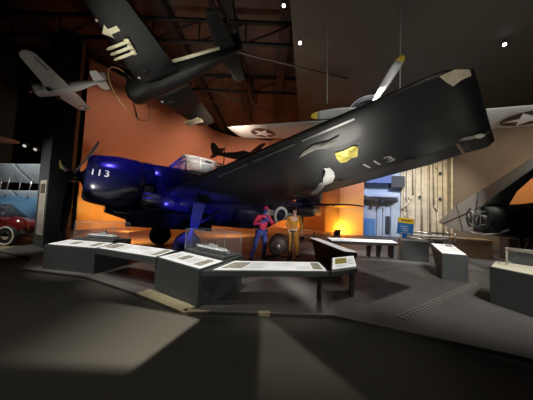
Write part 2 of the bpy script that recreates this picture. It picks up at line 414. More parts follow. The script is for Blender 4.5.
# wings
WG = Wing([(.6, 2.35, 6.6, -.09, .10, .02), (2.9, 2.58, 6.35, .22, .085, -.06), (7.2, 3.03, 5.6, .92, .055, -.20), (7.75, 3.1, 5.4, 1.02, .05, -.22), (8.0, 3.16, 5.4, 1.06, .045, -.22), (8.08, 3.20, 5.38, 1.075, .04, -.21), (8.12, 3.34, 5.26, 1.08, .03, -.19)])
for side in (-1, 1):
    m = MB(); WG.surface(m, side, .6, 8.12, 0, .78, 36, 18)
    wo = m.build('wing', navyw, AV)
    WG.surface(MB(), side, .62, 3.6, .785, 1., 6, 5, -.002).build('flap', navyw, wo)
    WG.surface(MB(), side, 3.66, 7.70, .785, 1., 8, 5, -.002).build('aileron', navyg, wo)
    WG.surface(MB(), side, 7.74, 8.12, .785, 1., 4, 5).build('wing_tip_edge', navyw, wo)
    if side < 0:
        pass
        m = MB()
        for u0, u1 in ((3.5, 4.6), (4.75, 5.85), (6.0, 6.9)): WG.patch(m, side, -1, u0, u1, .045, .06, .006)
        m.build('leading_edge_slot', metalm, wo)
        # number under the wing
        def under(v, y0=6.54, c0=.645): return WG.P(y0+v.x*.86, c0-v.y*.95/2.7, -1, -1, .014)
        for ch_, dx_ in (('1', -.27), ('1', -.02), ('3', .26)):
            vs, fs = text_mesh(ch_, .42)
            MB().add([under(v+V((dx_, 0, 0))) for v in vs], fs).build('wing_digit', insw, wo)
        # reflections and glints painted as pale and yellow patches on the underside
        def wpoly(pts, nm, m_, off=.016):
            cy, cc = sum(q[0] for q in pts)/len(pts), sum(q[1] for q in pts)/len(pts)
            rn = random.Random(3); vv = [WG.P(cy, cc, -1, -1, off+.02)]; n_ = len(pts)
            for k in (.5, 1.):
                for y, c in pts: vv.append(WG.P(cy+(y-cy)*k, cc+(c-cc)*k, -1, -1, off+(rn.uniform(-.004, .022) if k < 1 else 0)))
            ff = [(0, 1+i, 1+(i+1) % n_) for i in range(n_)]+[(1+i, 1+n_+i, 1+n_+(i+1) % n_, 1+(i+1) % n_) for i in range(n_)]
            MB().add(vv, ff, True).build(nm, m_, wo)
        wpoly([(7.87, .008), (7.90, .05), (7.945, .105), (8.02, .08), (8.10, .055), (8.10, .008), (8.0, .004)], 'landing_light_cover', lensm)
        wpoly([(6.04, .445), (6.10, .36), (6.20, .29), (6.34, .30), (6.57, .285), (6.60, .31), (6.47, .40), (6.40, .44), (6.30, .43), (6.14, .46)], 'yellow_reflection', mat('yellow_glint', (.78, .66, .10), .35, .3, var=.3, scale=9, bump=.5))
        wpoly([(5.76, .46), (5.64, .44), (5.50, .56), (5.24, .64), (4.9, .70), (4.75, .74), (4.55, .80), (4.2, .86), (3.92, .94), (4.15, .95), (4.55, .88), (4.85, .79), (5.2, .76), (5.48, .66), (5.66, .56)], 'painted_glint', mat('bright_glint', (.85, .85, .82), .4, .0, var=.3, scale=8, bump=.6))
        wpoly([(5.6, .19), (5.85, .14), (6.10, .12), (6.34, .14), (6.55, .13), (6.42, .19), (6.2, .20), (6.0, .17)], 'painted_glint', mat('dull_glint', (.40, .40, .34), .5, .0, var=.4, scale=8, bump=.6))
        wpoly([(7.76, .72), (7.84, .69), (7.98, .71), (8.04, .735), (7.97, .76), (7.86, .755)], 'painted_glint', mat('dull_glint', (.40, .40, .34), .5))
        q = WG.P(8.0, .735, -1, -1, .02)
        m = MB().ball(q, .06, sc=(1.3, 1, .5)); m.build('formation_light', mat('light_pale', (.8, .76, .6), .2), wo)
        m = MB()
        for yy in (3.0, 3.06): WG.patch(m, side, -1, yy, yy+.02, .04, .76, .004)
        for cc in (.25, .5): WG.patch(m, side, -1, 1.0, 7.6, cc, cc+.004, .004, 10)
        m.build('panel_seams', darkmetal, wo)
        WG.patch(MB(), side, -1, 1.0, 2.5, .22, .55, .006).build('wheel_well', rubber, wo)
        WG.surface(MB(), side, 6.9, 7.1, .74, .80, 2, 3, .012).build('aileron_hinge', darkmetal, wo)
        WG.surface(MB(), side, 5.2, 5.45, .74, .80, 2, 3, .012).build('aileron_hinge', darkmetal, wo)
# tail
m = MB()
m.loft([[V((x0+(x1-x0)*c, s_*foil(c, .09)*(x1-x0), z)) for c, s_ in [(q/8, 1) for q in range(9)]+[(q/8, -1) for q in range(7, 0, -1)]] for z, x0, x1 in ((.4, 9.3, 11.75), (1.2, 9.8, 11.85), (1.9, 10.25, 11.8), (2.1, 10.7, 11.6))])
m.build('tail_fin', navy, AV)
SG = Wing([(.1, 9.7, 11.5, .46, .1), (2.7, 10.2, 11.35, .5, .08), (3.1, 10.5, 11.2, .5, .06)])
for side in (-1, 1): SG.surface(MB(), side, .1, 3.1).build('tailplane', navy, AV)
# fuselage marking: white ring, bars
def fsurf(x, z, off=.012):
    for a, b in zip(fus[:-1], fus[1:]):
        if x <= b[0]:
            u = (x-a[0])/(b[0]-a[0]); zt, zb, w = [a[i]+(b[i]-a[i])*u for i in (1, 2, 3)]; break
    zc, h = (zt+zb)/2, (zt-zb)/2; q = min(.999, abs(z-zc)/h)
    return V((x, -(w*(1-q**2.4)**(1/2.4)+off), z))
IX, IZ = 7.9, -.30
vs, fs = disc_mesh(.52, 24, .36)
MB().add([fsurf(IX+v.x, IZ-.05+v.y*.82) for v in vs], fs).build('insignia_ring', insw, AV)
vs, fs = star_mesh(.35)
MB().add([fsurf(IX+v.x, IZ-.05+v.y*.82, .010) for v in vs], fs).build('insignia_star', insb, AV)
for s_ in (-1, 1): MB().grid(lambda u, w: fsurf(IX+s_*(.56+.55*u), IZ-.13+.26*w), 6, 3).build('insignia_bar', insw, AV)
# canopy
can = [(2.6, .88, .30), (3.05, 1.46, .38), (3.6, 1.52, .40), (4.1, 1.52, .40), (4.7, 1.48, .40), (5.3, 1.42, .38)]
def csec(x, zt, w): return [V((x, w*math.cos(PI*i/12)*(1.0), .78+(zt-.78)*math.sin(PI*i/12)**.7)) for i in range(13)]
gl = MB().loft([csec(*q) for q in can], False, False).build('canopy_glass', canopyg, AV)
m = MB()
for q in can[1:]: m.path(csec(*q), .028, 6)
for i in (2, 4, 6, 8, 10):
    m.path([csec(*q)[i] for q in can], .024, 6)
m.path([csec(*q)[12] for q in can], .03, 6); m.path([csec(*q)[0] for q in can], .03, 6)
m.build('canopy_frame', framew, gl)
m = MB().box((3.95, 0, 1.05), (.30, .62, .66)).box((3.6, 0, .86), (.5, .5, .12)); m.build('pilot_seat', silh, AV)
tu = MB().ball((6.0, 0, 1.0), .52, 20, 10).build('gun_turret', canopyg, AV)
m = MB()
for a in (0, 45, 90, 135): m.torus((6.0, 0, 1.0), (math.cos(math.radians(a)), math.sin(math.radians(a)), 0), .525, .022, 28, 6)
m.build('turret_frame', framew, tu)
MB().tube((4.75, 0, 1.48), (4.72, 0, 2.35), .03, .012, 6).build('antenna_mast', darkmetal, AV)
for x, zt, zb, w in ((2.2, .825, -.93, .785), (2.9, .885, -1.045, .795), (3.7, .925, -1.118, .787), (4.6, .925, -1.148, .77), (5.8, .885, -1.165, .735)):
    MB().path(section(x, zt+.004, zb-.004, w+.004, 40), .007, 4).build('panel_seam', mat('seam_blue', (.05, .055, .10), .5), AV)
# bomb bay door (open), landing gear
m = MB().box((2.78, -.80, -1.06), (2.75, .05, .52), (math.radians(-12), 0, 0)); bd = m.build('bomb_bay_door', mat('door_dark', (.008, .008, .009), .4), AV)
m = MB()
for z in (-.84, -1.28): m.box((2.78, -.83-(z+1.06)*.2-.01, z), (2.75, .02, .02), (math.radians(-12), 0, 0))
m.build('door_edge', darkmetal, bd)
gearm = mat('gear_navy', (.010, .012, .042), .4, var=.2)
for side in (-1, 1):
    wx, wy = 3.05, side*1.55; zl = .43-2.4+math.sin(math.radians(4.5))*wx
    g = MB().tube((3.1, side*1.75, -.45), (wx, wy+side*.12, zl), .085, .06, 12).tube((3.9, side*1.75, -.55), (wx+.02, wy+side*.14, zl+.55), .045, n=8).tube((3.1, side*1.2, -.5), (wx, wy+side*.12, zl+.7), .04, n=8)
    g.tube((wx, wy+side*.16, zl), (wx, wy-side*.1, zl), .05, n=10)
    go = g.build('landing_gear_strut', gearm, AV)
    wh = MB().lathe((wx, wy, zl), (0, 1, 0), [(-.13, .2), (-.13, .33), (-.09, .41), (0, .43), (.09, .41), (.13, .33), (.13, .2)], 28).build('wheel', rubber, go)
    MB().lathe((wx, wy, zl), (0, 1, 0), [(-.14, .02), (-.14, .12), (-.11, .2), (.11, .2), (.14, .12), (.14, .02)], 20).build('wheel_hub', darkmetal, wh)
    m = MB().plate([(2.9, side*1.96, -.40), (3.3, side*1.96, -.40), (3.22, side*1.80, -1.2), (2.96, side*1.80, -1.2)], .03); m.build('gear_door', gearm, go)
zl = .16-2.4+math.sin(math.radians(4.5))*10.2
g = MB().tube((10.1, 0, -.25), (10.2, 0, zl), .05, n=8).build('tail_wheel_strut', darkmetal, AV)
MB().lathe((10.2, 0, zl), (0, 1, 0), [(-.06, .06), (-.06, .12), (0, .16), (.06, .12), (.06, .06)], 18).build('tail_wheel', rubber, g)

# ------------------------------------------------------------------ hanging aircraft
def hanging(name, label, loc, rot, sc, body, wing, tail, prop, fusr, radial=True, group=None, canopy=True, ring=False):
    """fusr: list of (x, top, bottom, halfwidth)"""
    A = thing(name, label, 'aircraft', loc, rot, group); A.scale = (sc, sc, sc)
    MB().loft([section(*q, 20) for q in fusr], True).build('fuselage', body, A)
    W = Wing(wing); ws = {}
    for side in (-1, 1): ws[side] = W.surface(MB(), side, wing[0][0], wing[-1][0], ny=16).build('wing', body, A)
    T = Wing(tail[0])
    for side in (-1, 1): T.surface(MB(), side, tail[0][0][0], tail[0][-1][0], ny=8).build('tailplane', body, A)
    MB().loft([[V((x0+(x1-x0)*c, s_*foil(c, .1)*(x1-x0), z)) for c, s_ in [(q/6, 1) for q in range(7)]+[(q/6, -1) for q in range(5, 0, -1)]] for z, x0, x1 in tail[1]]).build('tail_fin', body, A)
    R, w, angs, bm_, tips = prop
    h = MB().lathe((0, 0, 0), (1, 0, 0), [(-.2, .03), (-.15, .12), (0, .18), (.25, .2)], 16).build('propeller_hub', darkmetal, A)
    for a in angs:
        b = blade(MB(), (.02, 0, 0), math.radians(a), R, w, r1=.9 if tips else 1.).build('propeller_blade', bm_, h)
        if tips: blade(MB(), (.02, 0, 0), math.radians(a), R, w*1.03, r0=.88, n=5).build('blade_tip', tips, b)
    return A, W, ws
# dark fighter, nose low left
DA, DW, dws = hanging('hanging_fighter', 'dark hanging fighter with cream rockets and a white arrow under its wing', (-5.73, 8.36, 5.88), (-.223, -.259, -.185), .5, hangd,
    [(.5, 2.2, 5.3, -.6, .14), (2.0, 2.35, 5.2, -.5, .13), (6.0, 3.0, 4.85, .25, .09), (6.4, 3.3, 4.6, .3, .07), (6.5, 3.6, 4.3, .31, .05)],
    ([(.1, 8.1, 9.5, .35, .1), (2.5, 8.35, 9.2, .4, .08), (2.8, 8.6, 9.0, .4, .06)], [(.3, 7.9, 9.9), (1.1, 8.4, 9.9), (1.8, 9.0, 9.7)]),
    (2.0, .30, (20, 200), bladeb, None),
    [(.9, .15, -1.0, .55), (1.0, .30, -1.17, .72), (1.4, .46, -1.25, .82), (2.2, .72, -1.18, .82), (3.5, .98, -1.05, .78), (5.5, .85, -.9, .6), (7.5, .6, -.45, .38), (9.0, .45, -.1, .2), (9.8, .35, .1, .08)])
for q in DA.children:
    if q.name.startswith('propeller_hub'): q.location.x, q.location.z = .85, -.45
MB().torus((.85, 0, -.5), (1, 0, .12), 1.95, .04, 48, 6).build('propeller_hoop', gold, DA)
for side in (-1, 1):
    y0 = 2.75 if side < 0 else 4.45
    for k_ in range(3):
        y = y0+k_*.3; le, te, z, tk = DW.at(y); zz = z-.34
        m = MB().lathe((le-.35, side*y, zz), (1, 0, 0), [(0, .01), (.12, .07), (.25, .085), (1.5, .085), (1.55, .05)], 12)
        rk = m.build('rocket', cream, dws[side])
        MB().box((le+1.12, side*y, zz), (.24, .30, .02)).box((le+1.12, side*y, zz), (.24, .02, .30)).build('rocket_fins', cream, rk)
        MB().box((le+.5, side*y, zz+.17), (.12, .04, .2)).build('rocket_pylon', hangd, rk)
# arrow marking under the port wing
ay = 3.95
arrow = [(-.62, 0), (-.1, .36), (-.1, .13), (.5, .13), (.5, -.13), (-.1, -.13), (-.1, -.36)]
def awp(u, w): le, te, z, tk = DW.at(ay+w); return DW.P(ay+w, (3.15+u-le)/(te-le), -1, -1, .02)
m = MB(); m.grid(lambda u, w: awp(-.1+.6*u, -.13+.26*w), 4, 2); m.add([awp(-.62, 0), awp(-.1, .36), awp(-.1, 0), awp(-.1, -.36)], [(0, 1, 2), (0, 2, 3)])
m.build('arrow_marking', cream, dws[-1])
m = MB().ball(DW.P(4.55, .02, -1, -1, .02), .07); m.build('wing_light', mat('light_pale', (.8, .76, .6), .2), dws[-1])
for side in (-1, 1):
    m = MB(); DW.patch(m, side, -1, 1.3, 1.75, .18, .5, .02); m.ball((3.35, side*1.5, -.8), .2, sc=(1.4, 1, .5)).tube((2.6, side*1.5, -.72), (3.4, side*1.5, -.8), .05)
    m.build('gear_well', rubber, dws[side])
    MB().ball(DW.P(1.2, .12, side, -1, .03), .08, sc=(1, 1, .6)).build('landing_light', mat('light_pale', (.8, .76, .6), .2), dws[side])
m = MB().tube((4.5, -.88, .12), (8.4, -.52, .26), .12, .11, 10); m.build('side_stripe_rail', cream, DA)
m = MB()
for i in range(12):
    x = 3.0+i*.42; m.torus((x, 0, -.03), (1, 0, 0), .01, .01, 6, 4)
for i in range(12):
    x = 3.2+i*.38; a = [q for q in ((3.5, .98, -1.05, .78), (5.5, .85, -.9, .6), (7.5, .6, -.45, .38)) if q]
    u = (x-3.5)/2 if x < 5.5 else (x-5.5)/2; A_, B_ = (a[0], a[1]) if x < 5.5 else (a[1], a[2])
    s_ = section(x, *[A_[j]+(B_[j]-A_[j])*u+(.012 if j == 1 else -.012 if j == 2 else .012) for j in (1, 2, 3)], 20)
    m.path(s_[9:20], .012, 4)
m.build('fuselage_ribs', rubber, DA)
m = MB().loft([[V((x, w*math.cos(PI*i/10), .8+h*math.sin(PI*i/10))) for i in range(11)] for x, w, h in ((2.9, .25, .05), (3.4, .35, .5), (4.4, .35, .5), (5.3, .25, .1))], False, False); m.build('canopy', canopyg, DA)
# small grey fighter on the left
k_ = .21/.35
GA, GW, gws = hanging('hanging_model_plane', 'small pale grey hanging fighter with round wing insignia in front of the pillar', (-10.62*k_, 9.78*k_, 1.6+(6.54-1.6)*k_), (-.133, -.3236, .237), .21, hangg,
    [(.4, 1.7, 4.2, -.35, .14), (5.3, 2.2, 3.75, .2, .09), (5.7, 2.5, 3.5, .24, .07), (5.8, 2.8, 3.3, .25, .05)],
    ([(.1, 6.9, 8.3, .25, .1), (1.7, 7.2, 8.1, .3, .08), (1.9, 7.4, 8.0, .3, .06)], [(.3, 6.7, 8.5), (1.0, 7.3, 8.5), (1.5, 7.8, 8.3)]),
    (1.45, .28, (10, 130, 250), mat('blade_brown', (.22, .13, .09), .5), None),
    [(.3, .5, -.5, .5), (.4, .68, -.68, .68), (1.5, .8, -.8, .75), (3, .85, -.85, .7), (5, .65, -.6, .48), (7, .42, -.15, .25), (8.4, .3, .05, .06)])
MB().lathe((0, 0, 0), (1, 0, 0), [(.27, .5), (.22, .62), (.3, .72), (.6, .75), (1.3, .77)], 24).build('cowling', hangg, GA)
m = MB().lathe((.31, 0, 0), (-1, 0, 0), [(0, .48), (.03, .3), (.04, .1)], 18); m.build('engine_front', rubber, GA)
def insignia(W, w_o, side, y, c, r, sc, rot=0., dark=insb, discs=True):
    def mp(v, off):
        le, te, z, tk = W.at(y+v.y); return W.P(y+v.y, c+v.x/(te-le), side, -1, off)
    a, f_ = disc_mesh(r, 24); MB().add([mp(q, .012*sc) for q in a], f_).build('insignia_disc', dark, w_o)
    a, f_ = star_mesh(r*.95, rot=rot); MB().add([mp(q, .024*sc) for q in a], f_).build('insignia_star', insw, w_o)
insignia(GW, gws[1], 1, 4.7, .5, .5, 1.5)
m = MB(); GW.patch(m, -1, -1, 3.2, 5.0, .72, .85, .015); m.build('aileron', mat('aileron_mid', (.12, .12, .11), .6), gws[-1])
for s_ in (-1, 1): MB().tube((1.9, s_*.75, -.5), (2.1, s_*.9, -.75), .25, .25, 12).build('folded_wheel', rubber, GA)
m = MB().loft([[V((x, w*math.cos(PI*i/10), .7+h*math.sin(PI*i/10))) for i in range(11)] for x, w, h in ((2.6, .25, .05), (3.0, .35, .5), (3.9, .35, .5), (4.8, .25, .1))], False, False); m.build('canopy', canopyg, GA)
# silver fighter behind the big wing, nose toward the viewer
SA, SW, sws = hanging('hanging_silver_fighter', 'silver hanging fighter facing forward with yellow-tipped propeller above the dark wing', (3.29, 7.23, 5.14), (.0466, .0513, 1.177), 1.0, hangs,
    [(.4, 1.0, 3.0, .15, .09), (5.9, 1.2, 2.85, .3, .06), (6.35, 1.25, 2.75, .32, .05), (6.4, 1.3, 2.7, .32, .03)],
    ([(.1, 6.9, 8.3, .25, .1), (1.9, 7.2, 8.1, .3, .08), (2.1, 7.4, 8.0, .3, .06)], [(.3, 6.7, 8.5), (1.0, 7.3, 8.5), (1.5, 7.8, 8.3)]),
    (1.95, .32, (27, -93, 147), mat('blade_silver', (.62, .60, .55), .4, .2), ytip),
    [(.5, .45, -.45, .45), (.9, .52, -.52, .52), (1.5, .56, -.60, .56), (3, .6, -.66, .55), (5, .5, -.5, .42), (7, .36, -.15, .25), (8.4, .3, .05, .06)])
rg = MB().torus((.55, 0, 0), (1, 0, 0), .70, .045, 40, 8, flat=3.2).build('cowl_ring', mat('ring_white', (.6, .63, .72), .35), SA)
MB().torus((.75, 0, 0), (1, 0, 0), .58, .035, 40, 8, flat=2.2).build('exhaust_ring', mat('ring_white', (.6, .63, .72), .35), rg)
m = MB()
for i in range(9):
    a = 2*PI*i/9; m.tube((.55, .2*math.cos(a), .2*math.sin(a)), (.55, .5*math.cos(a), .5*math.sin(a)), .08, .09, 8)
m.build('engine_cylinders', darkmetal, SA)
insignia(SW, sws[1], 1, 4.75, .5, .62, 1, 0, insr)
insignia(SW, sws[-1], -1, 4.85, .5, .66, 1, 0, insr)
# dark silhouette plane far away in front of the sunset wall
BA, BW, bws = hanging('distant_model_plane', 'small black plane hanging far off before the orange wall, tail toward the viewer', (-.6, 14.9, 5.2), (math.radians(10), math.radians(8), math.radians(218)), .40, silh,
    [(.3, 1.8, 3.6, -.3, .14), (4.8, 2.2, 3.2, .2, .1), (5.2, 2.6, 3.0, .2, .06)],
    ([(.1, 7.0, 8.3, .3, .1), (1.9, 7.3, 8.1, .3, .08), (2.1, 7.5, 8.0, .3, .06)], [(.2, 6.8, 8.5), (1.2, 7.3, 8.6), (1.9, 7.8, 8.4)]),
    (1.5, .28, (10, 130, 250), bladeb, None),
    [(.3, .5, -.5, .5), (.8, .6, -.6, .6), (2, .75, -.7, .62), (3.2, 1.0, -.72, .58), (4.4, .7, -.55, .45), (7, .42, -.1, .25), (8.4, .35, .1, .06)])
# suspension cables
def cable(a, b, label, r=.022, m_=None):
    a, b = V(a), V(b)
    t = thing('suspension_rod', label, 'cable', tuple(a))
    MB().tube((0, 0, 0), b-a, r, n=8).build('rod', m_ or mat('rod_grey', (.42, .42, .40), .5), t)
    MB().box((0, 0, 0), (.12, .12, .05)).build('bracket', darkmetal, t)
    return t

# ------------------------------------------------------------------ reader rails and pedestals
def quadpt(q, u, w): return (V(q[0]).lerp(V(q[1]), u)).lerp(V(q[3]).lerp(V(q[2]), u), w)
def graphics(parent, q, layout, lift=.006, pm=None):
    """q: front-left, front-right, back-right, back-left of the panel"""
    n = (V(q[1])-V(q[0])).cross(V(q[3])-V(q[0])).normalized()
    if n.z < 0: n = -n
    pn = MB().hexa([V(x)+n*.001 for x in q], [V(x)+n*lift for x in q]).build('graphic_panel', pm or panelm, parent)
    for kind, u0, u1, w0, w1 in layout:
        mm = {'p': photom, 't': printm, 'y': yellowprint}[kind]
        m = MB()
        if kind == 't':
            nl = 4
            for i in range(nl):
                wa = w0+(w1-w0)*(i+.15)/nl; wb = w0+(w1-w0)*(i+.5)/nl
                m.add([quadpt(q, a, b)+n*(lift+.002) for a, b in ((u0, wa), (u1, wa), (u1, wb), (u0, wb))], [(0, 1, 2, 3)])
        else:
            m.add([quadpt(q, a, b)+n*(lift+.002) for a, b in ((u0, w0), (u1, w0), (u1, w1), (u0, w1))], [(0, 1, 2, 3)])
        m.build({'p': 'photograph', 't': 'printed_text', 'y': 'photograph'}[kind], mm, pn)
    return pn
def inset(q, du0, du1, dw0, dw1): return [quadpt(q, du0, dw0), quadpt(q, 1-du1, dw0), quadpt(q, 1-du1, 1-dw1), quadpt(q, du0, 1-dw1)]
def Z(p_, z): return V((p_[0], p_[1], z))
LAY1 = [('t', .05, .25, .2, .8), ('p', .30, .48, .25, .8), ('t', .52, .7, .2, .75), ('p', .76, .92, .15, .85)]
LAY2 = [('p', .03, .22, .15, .85), ('t', .25, .40, .2, .8), ('t', .46, .70, .55, .85), ('t', .72, .86, .15, .5), ('p', .88, .98, .1, .9)]

def pedestal(name, label, fl, fr, br, bl, zf, zb, layout, panelrange=(.03, .03, .04, .04), cat='pedestal', pm=None, foot=1.):
    """solid sloped pedestal"""
    t = thing(name, label, cat, (fl[0], fl[1], 0)); o = V((fl[0], fl[1], 0))
    q = [Z(fl, zf)-o, Z(fr, zf)-o, Z(br, zb)-o, Z(bl, zb)-o]; b = [Z(x, 0)-o for x in (fl, fr, V((*fr, 0)).lerp(V((*br, 0)), foot), V((*fl, 0)).lerp(V((*bl, 0)), foot))]
    MB().hexa(b, q).build('cabinet', railm, t, .008)
    if layout is not None: graphics(t, inset(q, *panelrange), layout, .008, pm)
    return t, o
def bridge(name, label, fl, fr, br, bl, zf, zb, th, layout, legs, pr=(.03, .03, .06, .05), lf=.1, lm=None):
    t = thing(name, label, 'reader rail', (fl[0], fl[1], 0)); o = V((fl[0], fl[1], 0))
    q = [Z(fl, zf)-o, Z(fr, zf)-o, Z(br, zb)-o, Z(bl, zb)-o]
    MB().hexa([x-V((0, 0, th)) for x in q], q).build('rail_top', railm, t, .006)
    graphics(t, inset(q, *pr), layout, .008)
    for u, wd, sk in legs:
        a, b = quadpt(q, u, lf), quadpt(q, u, .92); dx = (V(q[1])-V(q[0])).normalized()*wd
        top = [a, a+dx, b+dx, b]; bot = [Z(x, 0) for x in (a.lerp(b, sk), a.lerp(b, sk)+dx, b+dx, b)]
        MB().hexa(bot, [x-V((0, 0, th)) for x in top]).build('leg', lm or railm, t)
    return t
# pedestal A (left, with the glass case)
pedestal('display_pedestal', 'grey display pedestal at the far left by the pillar with white sloped panel', (-5.28, 5.40), (-3.87, 5.16), (-3.70, 6.25), (-5.10, 6.5), .58, .68, LAY1, (.03, .03, .05, .52))
# rail B
bridge('reader_rail', 'grey reader rail bridging between the two cabinets that carry glass cases', (-3.83, 5.12), (-2.12, 4.42), (-1.90, 4.92), (-3.64, 5.62), .60, .66, .13, LAY2, [(.97, .05, 0)])
# pedestal C
pedestal('display_pedestal', 'grey display pedestal with sloped panel below the model in the middle glass case', (-2.09, 4.41), (-1.04, 3.66), (-.42, 4.52), (-1.47, 5.27), .61, .70, LAY1, (.02, .02, .03, .50))
# rail D
bridge('reader_rail', 'long grey reader rail with white text panel at front centre', (-.99, 3.59), (1.13, 3.86), (1.07, 4.36), (-.60, 4.17), .61, .67, .085, LAY2, [(.972, .03, 0)], (.07, .02, .08, .12), lf=.55)
# rail E
bridge('reader_rail', 'short angled reader rail with yellow printed panel at the right end', (1.15, 3.86), (1.74, 4.19), (1.98, 4.98), (1.38, 4.62), .61, .70, .085, [('y', .1, .62, .35, .88), ('t', .66, .92, .2, .8), ('t', .1, .55, .08, .28)], [(.80, .10, .1)], (.05, .03, .14, .04), lf=.3)
# rail F (seen from behind)
t = thing('reader_rail', 'dark reader rail seen from behind with thin white top edge', 'reader rail', (1.75, 6.6, 0))
a, b = V((-.12, 1.46, .70)), V((.20, -1.12, .70)); n = V((.34, .08, 0)); dz = V((0, 0, 1))
MB().hexa([a-dz*.10, b-dz*.10, b+n-dz*.16, a+n-dz*.16], [a, b, b+n-dz*.03, a+n-dz*.03]).build('rail_top', raild, t)
MB().hexa([a+dz*.003, b+dz*.003, b+n*.95-dz*.026, a+n*.95-dz*.026], [a+dz*.022, b+dz*.022, b+n*.95-dz*.008, a+n*.95-dz*.008]).build('graphic_panel', panelm, t)
c0, c1 = a.lerp(b, .06), a.lerp(b, .86)
MB().hexa([Z(c0+n*.5, 0), Z(c1+n*.5-(b-a)*.10, 0), Z(c1+n*.8-(b-a)*.10, 0), Z(c0+n*.8, 0)], [c0+n*.06-dz*.1, c1+n*.06-dz*.1, c1+n*.9-dz*.15, c0+n*.9-dz*.15]).build('support', raild, t)
# rail J (white topped, far)
bridge('reader_rail', 'long low white-topped reader rail in front of the ship hull', (2.55, 8.55), (5.1, 8.6), (5.1, 9.02), (2.5, 9.0), .58, .64, .11, [('t', .1, .4, .3, .7)], [(.02, .04, .3), (.60, .035, .3), (.75, .035, .3), (.93, .06, .1)], (.0, .0, .0, .0), lm=raild)
# G, H
pedestal('display_pedestal', 'plain grey block pedestal beside the blue and yellow sign', (5.15, 8.45), (5.98, 8.18), (6.35, 8.95), (5.5, 9.25), .72, .74, None)
pedestal('display_pedestal', 'grey slanted pedestal with white text panel right of the block pedestal', (4.72, 5.98), (5.26, 5.80), (6.15, 7.35), (5.55, 7.55), .67, .76, [('t', .1, .45, .15, .9), ('t', .55, .9, .2, .6), ('p', .55, .9, .65, .92)], (.05, .05, .05, .05), foot=.3)
# I
t, o = pedestal('display_pedestal', 'large grey pedestal with cream top at the right edge of the photo', (4.43, 4.43), (4.75, 3.1), (6.0, 3.4), (5.05, 4.95), .70, .72, [('t', .55, .9, .5, .9)], (.02, .02, .02, .02), pm=mat('panel_cream', (.62, .60, .47), .5, var=.1))
MB().box((.62, -.45, .735), (.10, .07, .03), (0, 0, .4)).build('mount', darkmetal, t)
# glass cases
def glass_case(label, fl, fr, br, bl, z0, h, zs=None):
    t = thing('glass_case', label, 'display case', (fl[0], fl[1], z0)); o = V((fl[0], fl[1], 0))
    b = [Z(x, .004)-Z(o, 0) for x in (fl, fr, br, bl)]; tp = [x+V((0, 0, h)) for x in b]
    for nm, ids in (('front', (0, 1)), ('side', (1, 2)), ('back', (2, 3)), ('side', (3, 0))):
        MB().add([b[ids[0]], b[ids[1]], tp[ids[1]], tp[ids[0]]], [(0, 1, 2, 3)]).build('%s_pane' % nm, glassm, t)
    MB().add(tp, [(0, 1, 2, 3)]).build('top_pane', glassm, t)
    if zs:
        MB().hexa([Z(q, zs[0] if i < 2 else zs[1]) for i, q in enumerate(b)], [Z(q, .002) for q in b]).build('base', railm, t)
    m = MB()
    for i in range(4):
        m.tube(b[i], tp[i], .006, n=6); m.tube(tp[i], tp[(i+1) % 4], .006, n=6)
    m.build('edges', edgem, t)
    return t
glass_case('clear acrylic case over a ship model on the leftmost pedestal', (-5.02, 5.92), (-3.85, 5.72), (-3.74, 6.20), (-4.98, 6.40), .69, .43, (-.045, -.004))
glass_case('clear acrylic case over a ship model on the middle pedestal', (-1.72, 4.88), (-.74, 4.16), (-.47, 4.53), (-1.45, 5.24), .712, .43, (-.045, -.006))
t = thing('glass_case', 'clear metal-edged case standing on the large right edge pedestal', 'display case', (4.85, 4.5, .736))
fr_ = [V(x) for x in ((0, 0, 0), (.25, -1.15, 0), (.95, -.95, 0), (.25, .25, 0))]
m = MB()
for i in range(4):
    m.tube(fr_[i], fr_[i]+V((0, 0, .3)), .014, n=6); m.tube(fr_[i]+V((0, 0, .3)), fr_[(i+1) % 4]+V((0, 0, .3)), .018, n=6)
m.build('frame', mat('case_metal', (.55, .53, .48), .4, .4), t)
for i in range(4):
    a, b = fr_[i], fr_[(i+1) % 4]; MB().add([a, b, b+V((0, 0, .3)), a+V((0, 0, .3))], [(0, 1, 2, 3)]).build('pane', glassm, t)
MB().add([q+V((0, 0, .3)) for q in fr_], [(0, 1, 2, 3)]).build('top_pane', glassm, t)
# ship models
def ship(label, loc, rz, L, seed):
    rnd = random.Random(seed)
    t = thing('ship_model', label, 'ship model', loc, (0, 0, rz))
    def hs(x, w, d): return [V((x, -w, d)), V((x, w, d)), V((x, w*.6, 0)), V((x, -w*.6, 0))]
    MB().loft([hs(-L/2, .02, .075), hs(-L*.3, L*.075, .06), hs(L*.3, L*.08, .055), hs(L/2, L*.06, .06)], smooth=False).build('hull', shipm, t)
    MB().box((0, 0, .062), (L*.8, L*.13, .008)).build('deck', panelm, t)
    m = MB().box((.02, 0, .09), (L*.26, L*.09, .05)).box((.03, 0, .13), (L*.16, L*.07, .035)).box((-L*.22, 0, .08), (L*.1, L*.06, .03)).box((L*.28, 0, .08), (L*.12, L*.07, .03))
    m.build('superstructure', shipm, t)
    m = MB().tube((0, 0, .14), (0, 0, .27), .006, n=6).tube((-.05, 0, .22), (.05, 0, .22), .004, n=6).tube((L*.1, 0, .14), (L*.1, 0, .2), .02, n=10)
    m.build('mast', darkmetal, t)
    for s_ in (-1, 1):
        MB().lathe((s_*L*.36, 0, .065), (0, 0, 1), [(0, .03), (.025, .028), (.03, .0)], 10).tube((s_*L*.36, 0, .085), (s_*L*.44, 0, .095), .006).build('gun_turret', shipm, t)
    MB().box((0, 0, -.006), (L*.9, .22, .012)).build('base', darkmetal, t)
    return t
ship('grey ship model inside the leftmost acrylic case', (-4.38, 6.06, .706), math.radians(-10), .95, 1)
ship('grey ship model inside the middle acrylic case', (-1.10, 4.70, .728), math.radians(-36), .98, 2)
m = MB()

